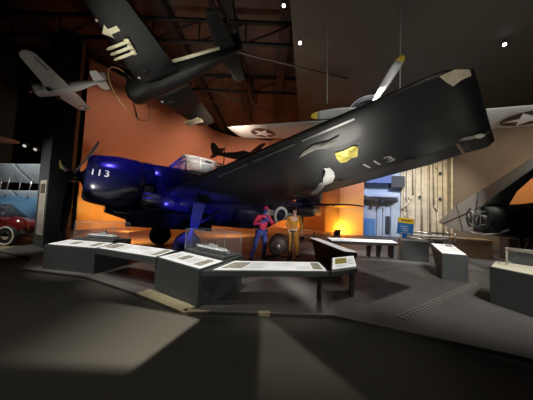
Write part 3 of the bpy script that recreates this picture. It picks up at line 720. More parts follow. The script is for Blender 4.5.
# ------------------------------------------------------------------ blue and yellow sign
t = thing('information_sign', 'tilted blue and yellow sign on a post behind the block pedestal', 'sign', (5.87, 9.6, .12), (0, math.radians(5), 0))
MB().tube((0, 0, -.2), (0, 0, .8), .03, n=8).box((0, 0, -.2), (.4, .3, .02)).build('post', darkmetal, t)
MB().box((.02, -.035, .98), (.68, .03, .48)).build('lower_panel', signb, t)
MB().box((.02, -.035, 1.33), (.68, .03, .22)).build('upper_panel', signy, t)
MB().box((0, -.035, .66), (.2, .03, .22)).build('stem_panel', signb, t)
m = MB()
for i in range(3): m.box((-.04+.03*i, -.053, 1.08-.09*i), (.36-.05*i, .006, .02))
m.box((.02, -.053, .80), (.56, .006, .015)); m.build('printed_text', insw, t)
m = MB().box((.02, -.053, 1.33), (.42, .006, .07)); m.build('heading', mat('sign_brown', (.3, .14, .02), .6), t)
MB().tube((0, 0, 1.44), (0, .05, 1.68), .07, .03, 8).build('lamp_head', insw, t)

# ------------------------------------------------------------------ torpedo on a trolley
t = thing('bomb', 'dark cylindrical bomb lying with its round end toward the viewer', 'bomb', (.40, 7.0, 0), (0, 0, math.radians(-7)))
MB().lathe((0, 0, .50), (0, 1, 0), [(0, .05), (.01, .20), (.04, .27), (.5, .31), (1.2, .31), (1.7, .24), (2.0, .12)], 28).build('casing', bombm, t)
for y in (.42, 1.1): MB().torus((0, y, .50), (0, 1, 0), .31, .02, 28, 6).build('band', darkmetal, t)
MB().lathe((0, 0, .50), (0, -1, 0), [(0, .10), (.03, .09), (.05, .04)], 14).build('nose_cap', metalm, t)
m = MB()
for a in (45, 135, 225, 315):
    ca, sa = math.cos(math.radians(a)), math.sin(math.radians(a)); m.plate([(ca*.15, 1.6, .5+sa*.15), (ca*.34, 1.75, .5+sa*.34), (ca*.34, 2.1, .5+sa*.34), (ca*.1, 2.1, .5+sa*.1)], .015)
m.build('tail_fins', bombm, t)
t = thing('bomb_trolley', 'low dark wheeled trolley carrying the bomb beside the two figures', 'trolley', (.40, 7.0, 0), (0, 0, math.radians(-7)))
MB().box((-.26, .8, .185), (.06, 1.4, .06)).box((.26, .8, .185), (.06, 1.4, .06)).box((0, .3, .15), (.5, .08, .06)).box((0, 1.3, .15), (.5, .08, .06)).build('chassis', darkmetal, t)
for x in (-.33, .33):
    for y in (.25, 1.35): MB().lathe((x, y, .11), (1, 0, 0), [(-.035, .05), (-.03, .10), (0, .11), (.03, .10), (.035, .05)], 16).build('wheel', rubber, t)
MB().tube((.42, -.05, .14), (.46, -.12, 1.02), .025, n=8).tube((.38, -.12, 1.02), (.54, -.12, 1.02), .025, n=8).tube((.26, .2, .16), (.42, -.05, .14), .022, n=8).build('handle', darkmetal, t)

# ------------------------------------------------------------------ people
def skinned(name, m_, parent, chains, root=0, sub=2):
    """chains: list of lists of (point, radius); equal points are merged"""
    pts, rad, ed, idx = [], [], [], {}
    for ch in chains:
        prev = None
        for p_, r_ in ch:
            key = tuple(round(c, 4) for c in p_)
            if key not in idx: idx[key] = len(pts); pts.append(p_); rad.append(r_)
            i = idx[key]
            if prev is not None and prev != i: ed.append((prev, i))
            prev = i
    me = bpy.data.meshes.new(name); me.from_pydata([tuple(q) for q in pts], ed, [])
    o = bpy.data.objects.new(name, me); C.objects.link(o); o.parent = parent
    sk = o.modifiers.new('skin', 'SKIN'); sk.use_smooth_shade = True
    for i, r_ in enumerate(rad):
        s_ = me.skin_vertices[0].data[i]; s_.radius = r_ if isinstance(r_, tuple) else (r_, r_); s_.use_root = (i == root)
    sd = o.modifiers.new('sub', 'SUBSURF'); sd.levels = sub; sd.render_levels = sub
    me.materials.append(m_)
    dg = bpy.context.evaluated_depsgraph_get(); em = bpy.data.meshes.new_from_object(o.evaluated_get(dg))
    o.modifiers.clear(); o.data = em; em.name = name
    for pl_ in em.polygons: pl_.use_smooth = True
    return o
def hand(wr, dirv, side):
    wr, d = V(wr), V(dirv).normalized(); s_ = d.cross(V((0, 1, 0))).normalized() if abs(d.y) < .9 else V((1, 0, 0))
    palm = wr+d*.075; ch = [[(wr, .026), (palm, .034)]]
    for i, (off, ln) in enumerate(((-.03, .075), (-.010, .085), (.010, .08), (.03, .062))):
        b = palm+s_*off+d*.025; k1 = b+d*ln*.5+V((0, -.008, 0)); k2 = b+d*ln*.9+V((0, -.028, 0))
        ch.append([(palm, .034), (b, .011), (k1, .009), (k2, .008)])
    th = wr+d*.035-s_*.035*side
    ch.append([(wr, .026), (th, .012), (th+d*.04-s_*.012*side+V((0, -.015, 0)), .010)])
    return ch
def person(label, loc, rz, J, shirt, trouser, skin_m, headgear, sleeves):
    t = thing('person', label, 'person', loc, (0, 0, rz))
    P = {k: V(v) for k, v in J.items()}
    hd, nk = P['head'], P['neck']
    body = [[(P['pelvis'], .12), (P['waist'], .11), (P['chest'], (.145, .11)), (nk, .055), (hd+V((0, -.005, -.05)), (.072, .078)), (hd+V((0, 0, .05)), (.078, .09)), (hd+V((0, 0, .105)), .05)]]
    body.append([(hd+V((0, -.005, -.05)), (.072, .078)), (hd+V((0, -.095, -.02)), .016)])
    for s_ in 'LR':
        body.append([(P['chest'], (.145, .11)), (P['sh'+s_], .062), (P['el'+s_], .044), (P['wr'+s_], .030)])
        body += hand(P['wr'+s_], P['wr'+s_]-P['el'+s_], 1 if s_ == 'L' else -1)
        body.append([(P['pelvis'], .12), (P['hip'+s_], .085), (P['kn'+s_], .058), (P['an'+s_], .04), (P['toe'+s_], .035)])
    skinned('body', skin_m, t, body)
    sh = [[(P['pelvis']+V((0, 0, .02)), .135), (P['waist'], .128), (P['chest'], (.165, .13)), (nk+V((0, 0, -.04)), .07)]]
    for s_ in 'LR':
        e = P['sh'+s_].lerp(P['el'+s_], .35) if not sleeves else P['el'+s_]
        c = [(P['chest'], (.165, .13)), (P['sh'+s_], .078), (e, .064)]
        if sleeves: c.append((P['el'+s_].lerp(P['wr'+s_], .85), .046))
        sh.append(c)
    skinned('shirt', shirt, t, sh)
    tr = []
    for s_ in 'LR': tr.append([(P['pelvis']+V((0, 0, .03)), .142), (P['hip'+s_], .108), (P['kn'+s_], .082), (P['an'+s_]+V((0, 0, .03)), .066)])
    skinned('trousers', trouser, t, tr)
    for s_ in 'LR':
        a, b = P['an'+s_], P['toe'+s_]; d = (b-a); d.z = 0; d.normalize()
        MB().ball(Z(a+d*.07, .045), .075, sc=(.75+.75*abs(d.x), .75+.75*abs(d.y), .6)).build('shoe', rubber, t)
    m = MB()
    for s_ in (-1, 1): m.ball(hd+V((s_*.032, -.083, .012)), .013)
    m.build('eyes', silh, t)
    MB().box(hd+V((0, -.082, -.062)), (.045, .012, .010)).build('mouth', redv, t)
    if headgear == 'cap':
        MB().ball(hd+V((0, .005, .065)), .105, sc=(.92, 1.05, .75)).build('cap', redv, t)
        MB().box(hd+V((0, -.13, .06)), (.13, .11, .012), (.2, 0, 0)).build('cap_peak', redv, t)
    else:
        MB().ball(hd+V((0, .022, .06)), .108, sc=(.92, 1.0, .85)).build('hair', hairm, t)
    return t
person('person figure in red vest and blue trousers leaning with hands raised at the chest', (-.14, 7.4, 0), math.radians(18),
    dict(pelvis=(.02, 0, .92), waist=(.05, 0, 1.08), chest=(.07, 0, 1.32), neck=(.10, -.01, 1.50), head=(.13, -.03, 1.63),
         shL=(-.14, 0, 1.40), elL=(-.27, -.10, 1.16), wrL=(-.05, -.24, 1.25), shR=(.27, 0, 1.40), elR=(.36, -.12, 1.18), wrR=(.17, -.26, 1.33),
         hipL=(-.08, 0, .88), knL=(-.19, -.05, .48), anL=(-.29, 0, .08), toeL=(-.35, -.15, .04), hipR=(.11, 0, .88), knR=(.13, -.06, .48), anR=(.13, .02, .08), toeR=(.15, -.15, .04)),
    redv, bluec, bluec, 'cap', True)
person('person figure with dark hair in tan yellow overalls standing beside the bomb', (1.04, 8.1, 0), math.radians(0),
    dict(pelvis=(0, 0, .93), waist=(0, 0, 1.10), chest=(0, 0, 1.34), neck=(0, -.01, 1.52), head=(0, -.02, 1.65),
         shL=(-.20, 0, 1.42), elL=(-.25, -.03, 1.14), wrL=(-.20, -.16, .96), shR=(.20, 0, 1.42), elR=(.26, 0, 1.14), wrR=(.27, -.06, .90),
         hipL=(-.095, 0, .88), knL=(-.10, -.03, .48), anL=(-.10, 0, .08), toeL=(-.11, -.16, .04), hipR=(.095, 0, .88), knR=(.11, -.03, .48), anR=(.13, 0, .08), toeR=(.16, -.16, .04)),
    yellowc, yellowc, skinpale, 'hair', True)

# ------------------------------------------------------------------ ship hull section behind
t = thing('ship_hull_section', 'tall steel ship side with pipes and portholes behind the aircraft wing', 'ship hull', (7.9, 18.1, 0), (0, 0, math.atan2(-.8, 6.2)))
def hullbox(x0, x1, y, z0, z1, d): return MB().box(((x0+x1)/2, y+d/2, (z0+z1)/2), (x1-x0, d, z1-z0))
hullbox(2.85, 6.2, 0, 0, 7.4, .3).build('beige_plating', steelw, t)
hullbox(0, 2.9, .15, 0, 7.4, .3).build('blue_plating', steelb, t)
m = MB().hexa([V(q) for q in ((0, -.7, 3.08), (2.2, -.7, 3.08), (2.7, .1, 2.85), (0, .1, 2.85))], [V(q) for q in ((0, -.7, 3.2), (2.2, -.7, 3.2), (2.7, .1, 3.2), (0, .1, 3.2))]); m.build('deck_ledge', steelb, t)
MB().hexa([V(q) for q in ((0, -.5, 4.2), (1.9, -.5, 4.2), (2.2, .1, 4.2), (0, .1, 4.2))], [V(q) for q in ((0, -.5, 4.9), (1.9, -.5, 4.9), (2.2, .1, 4.9), (0, .1, 4.9))]).build('upper_ledge', mat('ledge_blue', (.10, .15, .34), .5, var=.2), t)
hullbox(1.95, 2.95, -.35, 3.9, 4.8, .5).build('gun_tub', steeld, t)
for x in (3.25, 4.35, 4.95, 5.9): MB().tube((x, -.09, 0), (x, -.09, 7.0), .07, n=10).tube((x-.06, -.03, 3), (x+.06, -.03, 3), .09, n=6).build('pipe', steelw, t)
MB().path([(3.7, -.1, 7), (3.7, -.1, 3.3), (3.45, -.1, 2.9), (2.9, -.1, 2.2)], .07).build('bent_pipe', steelw, t)
MB().path([(5.2, -.1, 7), (5.2, -.1, 2.6), (5.45, -.1, 2.1), (5.45, -.1, .2)], .055).build('bent_pipe', steelw, t)
for x, z in ((3.25, 3.1), (4.2, 3.2), (5.65, 3.1), (5.65, 5.1)):
    m = MB().lathe((x+.02, -.0, z), (0, -1, 0), [(0, .2), (.04, .19), (.05, .14)], 18); po = m.build('porthole', steelw, t)
    MB().lathe((x+.02, -.05, z), (0, -1, 0), [(0, .14), (.01, .13)], 18).build('porthole_glass', steeld, po)
for x, z in ((.75, 2.75), (1.25, 2.75)): MB().lathe((x, -.33, z), (0, -1, 0), [(0, .13), (.22, .12)], 14).build('light_fixture', steeld, t)
hullbox(.1, .95, .06, 0, 1.35, .1).build('blue_panel', blueg, t)
hullbox(1.75, 2.05, .06, .2, 1.6, .1).build('hatch', steeld, t)
for x in (1.1, 1.55, 2.15): MB().box((x, .08, 1.2), (.06, .12, 2.4)).build('frame_rib', steelb, t)
m = MB()
for i in range(26):
    x, z = random.uniform(4.9, 6.1), random.uniform(5.6, 7.2); m.tube((x, -.1, z), (x+random.uniform(-.4, .4), -.14, z+random.uniform(-.4, .4)), .035, n=6)
m.build('pipe_cluster', steelw, t)
MB().box((6.25, -.15, 3.7), (.12, .6, 7.4)).build('end_post', steelw, t)
for x in (3.0, 3.9, 4.8, 5.5): MB().box((x, -.01, 3.7), (.02, .03, 7.3)).build('plate_seam', brown, t)

# fence and stanchion in the mid distance
t = thing('barrier_fence', 'low brown barrier fence with thin rails beside the orange glow', 'barrier', (1.5, 10.9, 0), (0, 0, .12))
for x in (0, .9, 1.95): MB().tube((x, 0, 0), (x, 0, .72), .03, n=8).build('post', brown, t)
for z in (.25, .48, .68): MB().tube((0, 0, z), (1.95, 0, z), .02, n=6).build('bar', tan, t)
t = thing('stanchion', 'dark stanchion post standing behind the white-topped rail', 'barrier post', (3.25, 9.75, 0))
MB().lathe((0, 0, 0), (0, 0, 1), [(0, .16), (.03, .15), (.05, .03), (.85, .03), (.87, .05), (.95, .045), (.97, .01)], 16).build('post', darkmetal, t)
t = thing('floor_floodlight', 'small floodlight on the floor throwing yellow glow on the orange wall', 'lamp', (5.35, 16.7, 0), (0, 0, math.radians(-20)))
MB().box((0, 0, .05), (.3, .2, .1)).build('base', darkmetal, t)
MB().box((0, 0, .26), (.36, .16, .3), (math.radians(-20), 0, 0)).build('housing', darkmetal, t)
MB().box((0, .10, .30), (.30, .02, .24), (math.radians(-20), 0, 0)).build('lens', mat('flood_lens', (1, .8, .3), .4, emit=(1, .62, .16), estr=25), t)

# ------------------------------------------------------------------ folded-wing aircraft on the right
FW = thing('folded_wing_aircraft', 'black navy aircraft with grey folded wing at the right edge', 'aircraft', (6.3, 6.6, 0))
o = V((6.3, 6.6, 0))
FWG = mat('folded_grey', (.20, .195, .18), .5, var=.25, scale=3, bump=.05)
FWK = mat('folded_black', (.012, .012, .013), .5)
gp = [V(q)-o for q in ((6.55, 8.5, 1.46), (6.40, 7.51, 2.07), (6.25, 6.58, 2.43), (6.01, 5.0, 3.08), (5.88, 4.3, 3.36), (5.88, 4.3, 3.26), (6.01, 5.0, 2.88), (6.14, 5.85, 2.41), (6.25, 6.51, 1.98), (6.28, 6.74, 1.32), (6.35, 7.2, 1.2), (6.49, 8.09, 1.33))]
wn = V((.98, .16, .08)).normalized()
fw = MB().hexa([q+wn*.02 for q in gp], [q+wn*.10 for q in gp]).build('folded_wing', FWG, FW)
m = MB()
for i, j in ((1, 10), (2, 9)): m.tube(gp[i]-wn*.004, gp[j]-wn*.004, .012, n=6)
m.tube(gp[0].lerp(gp[11], .5), gp[8], .010, n=6)
m.build('panel_seams', darkmetal, fw)
sp = [V(q)-o for q in ((6.30, 6.62, 2.02), (7.75, 6.5, 3.16), (8.9, 6.5, 4.0), (8.9, 6.5, 3.6), (7.78, 6.5, 2.94), (7.27, 6.5, 2.47), (7.10, 6.5, 2.18), (7.0, 6.6, 1.9), (6.32, 6.62, 1.6))]
MB().plate(sp, .10).build('inner_wing', FWK, FW)
MB().loft([[V((x-6.3, yc+w*math.cos(2*PI*i/20), zc+h*math.sin(2*PI*i/20))) for i in range(20)] for x, yc, zc, w, h in ((6.35, .1, 1.66, .30, .40), (6.9, .15, 1.62, .42, .48), (7.8, .3, 1.6, .6, .54), (9.6, .6, 1.7, .8, .7), (11.5, .9, 1.8, .8, .75))]).build('fuselage', FWK, FW)
MB().plate([(.75, -.2, .45), (1.1, -.2, .55), (1.6, -.2, .62), (1.6, -.2, .45)], .08).build('wing_root_fairing', FWK, FW)
m = MB().lathe((.05, .08, 1.66), (-1, 0, 0), [(0, .42), (.02, .40), (.03, .34)], 20); hj = m.build('fold_joint', rubber, FW)
rn = random.Random(4); m = MB()
for i in range(16):
    a, b = rn.uniform(0, 6.28), rn.uniform(0, 6.28); m.tube((.0, .06+.3*math.cos(a), 1.66+.3*math.sin(a)), (-.06, .06+.25*math.cos(b), 1.66+.25*math.sin(b)), .016, n=6)
m.path([(-.08, .3, 1.25), (.0, .0, 1.16), (.3, -.25, 1.22), (.5, -.35, 1.36)], .035)
m.build('hinge_links', mat('hinge_metal', (.22, .22, .21), .4, .6), hj)
for x in (1.35, 2.6):
    g = MB().tube((x, .1, 1.3), (x-.1, 0, .4), .06, n=10).tube((x+.45, .1, 1.3), (x-.05, 0, .65), .035, n=8).build('landing_gear_strut', FWK, FW)
    MB().lathe((x-.1, -.12, .38), (0, 1, 0), [(-.12, .18), (-.12, .30), (0, .38), (.12, .30), (.12, .18)], 24).build('wheel', rubber, g)
struct('wall_panel', MB().plate([(16.15, 15.4, 2.3), (18.6, 12.7, 2.3), (18.6, 12.7, 4.4), (16.15, 15.4, 4.4)], .05), mat('panel_orange', (.62, .27, .09), .8, var=.25, scale=.6))

# crates, trolley under the folded wing
def crate(label, loc, rz, s_, m_):
    t = thing('crate', label, 'crate', loc, (0, 0, rz)); x, y, z = s_
    MB().box((0, 0, z/2), s_).build('box', m_, t)
    m = MB()
    for q in (-1, 1):
        for w in (.06, z-.06): m.box((0, q*(y/2+.012), w), (x, .024, .09))
        for w in (-1, 1): m.box((w*(x/2-.05), q*(y/2+.012), z/2), (.09, .024, z))
    m.build('battens', m_, t)
crate('tan wooden crate under the tip of the folded wing', (8.95, 9.9, 0), math.radians(-28), (1.35, .8, .78), tan)
crate('dark wooden crate at the back right of the tan crate', (10.6, 9.3, 0), math.radians(-28), (1.0, .8, .9), brown)
t = thing('equipment_trolley', 'cluttered low metal trolley of pipes behind the slanted pedestal', 'trolley', (7.15, 9.8, 0), (0, 0, math.radians(-14)))
MB().box((0, 0, .42), (1.9, .7, .05)).build('shelf', mat('trolley_dark', (.09, .08, .075), .5), t)
for x in (-.85, .85):
    for y in (-.28, .28):
        MB().tube((x, y, .1), (x, y, 1.0), .03, n=8).build('leg', metalm, t)
        MB().lathe((x, y, .06), (1, 0, 0), [(-.02, .02), (-.02, .06), (.02, .06), (.02, .02)], 12).build('wheel', rubber, t)
m = MB()
for z, y in ((.65, -.28), (.95, -.28), (.65, .28), (.95, .28)): m.tube((-.85, y, z), (.85, y, z), .025, n=8)
m.build('rails', metalm, t)
for i in range(5):
    x = -.65+i*.32; MB().box((x, -.05, .53+.03*(i % 2)), (.24, .4, .17+.06*(i % 2))).build('box', (tan, shipm, steelw, brown, shipm)[i], t)
MB().tube((-.7, 0, .80), (.75, .05, .78), .06, n=10).build('pipe', shipm, t)

# ------------------------------------------------------------------ left background: car and biplane
CA = thing('vintage_car', 'dark red vintage car with whitewall tyre left of the pillar', 'car', (-10.84, 8.75, 0), (0, 0, math.radians(-1)))
prof = [(-2.2, .45, .62), (-2.1, .40, .88), (-1.2, .36, .98), (-.2, .34, 1.0), (.8, .34, .98), (1.5, .36, .92), (2.0, .42, .8), (2.12, .48, .66)]
MB().loft([[V((x, y, z)) for y, z in ((-.8, (zb+zt)/2), (-.78, zt-.1), (-.6, zt), (.6, zt), (.78, zt-.1), (.8, (zb+zt)/2), (.72, zb), (-.72, zb))] for x, zb, zt in prof]).build('car_body', carred, CA)
MB().loft([[V((x, y, z)) for y, z in ((-.62, .95), (-.5, zt), (.5, zt), (.62, .95))] for x, zt in ((-1.3, 1.0), (-.8, 1.42), (.3, 1.45), (.9, 1.0))]).build('cabin', mat('car_glass', (.05, .06, .08), .1), CA)
for x in (-1.35, 1.80):
    for s_ in (-1, 1):
        w = MB().lathe((x, s_*.78, .36), (0, 1, 0), [(-.10, .22), (-.10, .33), (-.06, .36), (.06, .36), (.10, .33), (.10, .22)], 28).build('wheel', rubber, CA)
        MB().lathe((x, s_*.885, .36), (0, s_, 0), [(0, .325), (.008, .32), (.012, .275), (0, .27)], 28, False).build('whitewall', whitewall, w)
        MB().lathe((x, s_*.87, .36), (0, s_, 0), [(0, .15), (.02, .14), (.05, .08), (.055, .01)], 20).build('hubcap', chrome, w)
        MB().ball((x, s_*.56, .62), 1, 20, 12, (.40, .28, .40)).build('fender', carred, CA)
MB().tube((-2.0, -.83, .50), (1.95, -.83, .46), .022, n=6).build('trim_strip', chrome, CA)
MB().box((0, -.80, .86), (3.4, .03, .03)).build('trim_strip', chrome, CA)
m = MB().box((2.13, 0, .5), (.08, 1.5, .14)); m.build('bumper', chrome, CA)
BP = thing('biplane', 'silver and blue biplane standing behind the red car at the left edge', 'aircraft', (-11.7, 10.7, 0), (0, 0, math.radians(-6)))
BP.scale = (.60, .60, .95)
for z, w_, nm in ((3.05, .3, 'upper_wing'), (1.75, .0, 'lower_wing')):
    Wb = Wing([(0, -.7, .7, 0, .1), (3.6, -.7, .7, .05, .1), (4.0, -.4, .5, .05, .05)])
    m = MB()
    for side in (-1, 1): Wb.surface(m, side, 0, 4.0)
    # wing spans along the local x axis
    for q in m.v: q.x, q.y = q.y, q.x
    for q in m.v: q.z += z-q.y*.6
    m.build(nm, bisil, BP)
for x in (-2.8, -1.0, 1.0, 2.4, 3.3):
    m = MB().tube((x, -.45, 1.8), (x+.35, -.4, 3.0), .035, n=6).tube((x, .4, 1.8), (x+.2, .4, 3.0), .035, n=6); m.build('strut', metalm, BP)
mm = [section(x, zt, zb, w, 16) for x, zt, zb, w in ((-2.4, 1.6, 1.0, .3), (-1.8, 2.0, .9, .5), (0, 2.1, .85, .55), (2, 1.8, 1.0, .4), (4.2, 1.5, 1.3, .1))]
MB().loft(mm).build('fuselage', biblue, BP)
MB().box((1.2, -.95, 1.28), (4.6, .5, .75)).build('float', biblue, BP)
for x in (-1.0, .6):
    MB().lathe((x, 0, .42), (0, 1, 0), [(-.08, .2), (-.08, .36), (0, .42), (.08, .36), (.08, .2)], 22).build('wheel', rubber, BP)
    MB().tube((x, 0, .42), (x, 0, 1.0), .05, n=8).build('gear_strut', metalm, BP)
# pale hanging wing tip at the left edge
t = thing('hanging_dish', 'flat tan oval dish hanging high at the left edge', 'hanging lamp', (-11.2, 9.0, 4.1))
MB().lathe((0, 0, 0), (0, 0, 1), [(-.05, .2), (-.03, .62), (0, .7), (.03, .62), (.1, .2), (.14, .05)], 28).build('dish', mat('dish_tan', (.45, .36, .28), .6), t)
MB().tube((0, 0, .1), (0, 0, 7.3), .012, n=6).build('cord', darkmetal, t)

# ------------------------------------------------------------------ hanging rods and track lights
cable((2.08, 8.5, 11.0), (2.2, 8.5, 5.9), 'left thin hanging rod above the silver fighter wing')
cable((4.62, 7.8, 11.0), (4.63, 7.8, 6.0), 'right thin hanging rod beside the yellow blade tip')
def track_light(loc, label, tgt):
    t = thing('spotlight', label, 'spotlight', loc, group=None)
    d = (V(tgt)-V(loc)).normalized()
    MB().lathe((0, 0, 0), d, [(-.22, .04), (-.2, .07), (0, .085), (.02, .08)], 14).build('lamp_can', beamm, t)
    MB().lathe(d*.012, d, [(0, .07), (.012, .06)], 14).build('lens', lampd if 'biplane' in label else lampw, t)
    MB().tube(-d*.1, (-d.x*.1, -d.y*.1, .3), .012, n=6).build('bracket', beamm, t)
track_light((.39, 9, 10.3), 'small bright ceiling spotlight at the top edge right of the dark fighter', (0, 3, 3))
track_light((1.13, 9, 8.69), 'small bright ceiling spotlight lower of the two above the silver wing', (0, 3, 3))
track_light((9.7, 9, 9.0), 'small ceiling spotlight at the upper right corner', (5, 2, 2))
track_light((-9.5, 9.0, 3.72), 'small bright lamp left of the pillar above the biplane', (-8, 4, 1))
track_light((-9.95, 9.0, 3.85), 'small dim lamp above the biplane nearest the tan dish', (-8, 4, 1))

# repeats share a group
for o_ in list(C.objects):
    if o_.parent is None and 'label' in o_:
        g_ = {'display_pedestal': 'grey display pedestals', 'reader_rail': 'reader rails around the exhibits', 'glass_case': 'clear display cases',
              'ship_model': 'ship models in the cases', 'suspension_rod': 'thin hanging rods', 'spotlight': 'small ceiling spotlights', 'crate': 'wooden crates under the folded wing'}.get(o_.name.split('.')[0])
        if g_: o_['group'] = g_

# ------------------------------------------------------------------ lighting
def spot(name, loc, tgt, energy, col, angle, blend=.6, size=.08):
    l = bpy.data.lights.new(name, 'SPOT'); l.energy = energy; l.color = col; l.spot_size = math.radians(angle); l.spot_blend = blend; l.shadow_soft_size = size
    ob = bpy.data.objects.new(name, l); C.objects.link(ob); ob.location = loc
    ob.rotation_euler = (V(tgt)-V(loc)).to_track_quat('-Z', 'Y').to_euler(); return ob
def pointl(name, loc, energy, col, size=.1):
    l = bpy.data.lights.new(name, 'POINT'); l.energy = energy; l.color = col; l.shadow_soft_size = size
    ob = bpy.data.objects.new(name, l); C.objects.link(ob); ob.location = loc; return ob
w = bpy.data.worlds.new('world'); bpy.context.scene.world = w; w.use_nodes = True
w.node_tree.nodes['Background'].inputs[0].default_value = (.85, .95, 1, 1); w.node_tree.nodes['Background'].inputs[1].default_value = .02
OR = (1, .72, .52); WH = (1, .95, .86); BL = (.10, .14, 1)
# sunset wall: washers from the ceiling and from the floor behind the aircraft
for q, tq, e in (((-5.5, 13, 10.2), (-10.3, 15.5, 4.5), 950), ((-3, 19, 10.2), (-7.4, 22.5, 4.5), 1500), ((0, 21, 10.2), (-2, 28, 4), 2200), ((4.5, 13, 9.0), (5.8, 18.2, 2.5), 1100)):
    spot('wall_wash', q, tq, e, OR, 110, .9)
for q, tq, e in (((-8.0, 13.2, .25), (-10.2, 15.6, 1.5), 330), ((-5.6, 18, .25), (-8.0, 20.5, 1.5), 400), ((-2.2, 23, .25), (-4.2, 27, 1.5), 450), ((2.0, 22.5, .25), (2.6, 25.8, 1.5), 350)):
    spot('foot_wash', q, tq, e, (1, .60, .22), 130, .9)
spot('glow', (5.72, 17.3, .22), (5.8, 17.9, .3), 420, (1, .62, .14), 140, .9)
spot('apron_spot', (-5.9, 9.6, 1.3), (-6.2, 10.4, 0), 130, (1, .66, .30), 150, .9)
spot('apron_spot', (-1.8, 13.2, 1.6), (-2.6, 14.5, 0), 160, (1, .66, .34), 150, .9)
spot('glow', (6.4, 16.9, .25), (6.6, 17.8, .5), 160, (1, .5, .14), 140, .9)
# blue on the bomber
BL = (.07, .05, 1)
BL = (.09, .07, 1)
spot('blue_spot', (-4.2, 5.4, 5.5), (-4.5, 7.6, 2.8), 620, BL, 56, .8, .25)
spot('blue_spot', (-2.2, 5.9, .30), (-2.3, 7.8, 2.0), 330, BL, 70, .8)
spot('blue_spot', (.5, 7.9, .35), (-.6, 9.8, 1.8), 150, BL, 60, .8)
spot('wing_fill', (-.5, 5.7, .3), (-.9, 6.8, 2.4), 45, (.75, .85, 1), 110, .9, .5)
spot('front_fill', (1.6, -1.0, 3.2), (1.2, 4.0, .3), 90, WH, 36, .9, .3)
spot('insignia_spot', (3.2, 9.2, 2.1), (.83, 10.96, 1.5), 90, WH, 26, .8)
spot('sign_spot', (4.6, 6.4, 2.6), (5.87, 9.55, 1.3), 220, WH, 22, .8)
spot('rail_spot', (4.6, 5.8, 3.2), (1.65, 4.6, .65), 260, WH, 26, .8)
spot('canopy_spot', (.6, 3.2, 5.4), (-2.75, 8.8, 3.6), 3200, WH, 13, .8)
spot('prop_spot', (-8.6, 3.2, 3.4), (-6.5, 7.0, 2.7), 160, (1, .9, .75), 24, .8, .4)
spot('blue_spot', (-3.2, 6.2, .35), (-2.5, 7.4, 0), 18, (.35, .3, 1), 110, .8)
# white on the reader rails, from above on the visitors' side
spot('rail_spot', (-5.6, 2.4, 8.8), (-4.5, 5.9, .6), 1700, WH, 18, .8)
spot('rail_spot', (-3.6, 1.4, 8.8), (-2.8, 5.0, .6), 1700, WH, 16, .8)
spot('rail_spot', (-1.8, .8, 8.8), (-1.2, 4.4, .6), 1900, WH, 15, .8)
spot('rail_spot', (-.2, .4, 8.8), (.15, 4.1, .6), 800, WH, 16, .8)
spot('rail_spot', (.6, .2, 8.8), (1.5, 4.5, .6), 300, WH, 11, .8)
spot('rail_spot', (2.5, 12.3, 9.0), (3.6, 8.8, .6), 2600, WH, 30, .8)
spot('rail_spot', (7.8, 3.4, 8.8), (5.5, 6.7, .7), 1900, WH, 16, .8)
spot('rail_spot', (6.6, 1.2, 8.8), (5.2, 4.1, .7), 1000, WH, 18, .8)
# figures and ship hull
spot('figure_spot', (2.0, 4.6, 1.9), (.5, 7.4, 1.1), 320, (1, .78, .7), 40, .8)
spot('hull_spot', (9.5, 10.5, 8.6), (9.6, 17.8, 2.3), 2600, (.85, .92, 1), 60, .8)
spot('hull_spot', (11.5, 10.5, 8.8), (12.6, 17, 2.8), 3000, (1, .88, .66), 52, .8)
spot('hull_blue', (6.8, 13.5, 7.5), (8.6, 18, 1.8), 900, (.40, .55, 1), 70, .8)
spot('brown_spot', (13, 9, 8.6), (16.3, 14.9, 3), 1500, (1, .78, .55), 90, .9)
spot('panel_spot', (14.5, 11, 8.5), (17.2, 14, 3.5), 500, (1, .7, .4), 50, .9)
spot('fold_spot', (2.2, 6.6, 7.0), (6.3, 7.9, 1.6), 2200, WH, 30, .8)
spot('fold_spot', (6.4, 9.8, 8.8), (8.6, 9.8, .4), 800, WH, 50, .8)
# hanging aircraft
spot('hang_spot', (-5.0, 4.6, 1.0), (-3.6, 8.2, 6.3), 360, WH, 60, .8)
spot('hang_spot', (-3.0, 2.0, 5.0), (-3.9, 7.2, 6.6), 460, (1, .95, .75), 45, .8)
spot('hang_spot', (-7.4, 2.8, 1.6), (-5.6, 6.0, 4.7), 75, (1, .92, .82), 36, .8)
spot('hang_spot', (1.5, 4.2, 8.6), (2.7, 7.2, 5.1), 330, (.92, .93, 1), 60, .8)
spot('hang_spot', (7.6, 3.6, 2.6), (7.9, 6.0, 5.1), 150, WH, 60, .8)
spot('hang_spot', (-1.4, 6.6, 3.4), (-.9, 9.6, 5.3), 110, (1, .92, .82), 70, .8)
spot('wing_spot', (1.6, .6, .35), (2.6, 3.0, 3.0), 120, WH, 75, .8, .5)
spot('wing_spot', (1.9, 5.2, .75), (.6, 4.6, 2.9), 170, WH, 90, .8, .5)  # added low under the wing to brighten the painted reflections
# pillar
spot('pillar_spot', (-9.8, 4.8, 3.2), (-7.95, 7.9, 2.4), 220, (1, .97, .9), 50, .9)
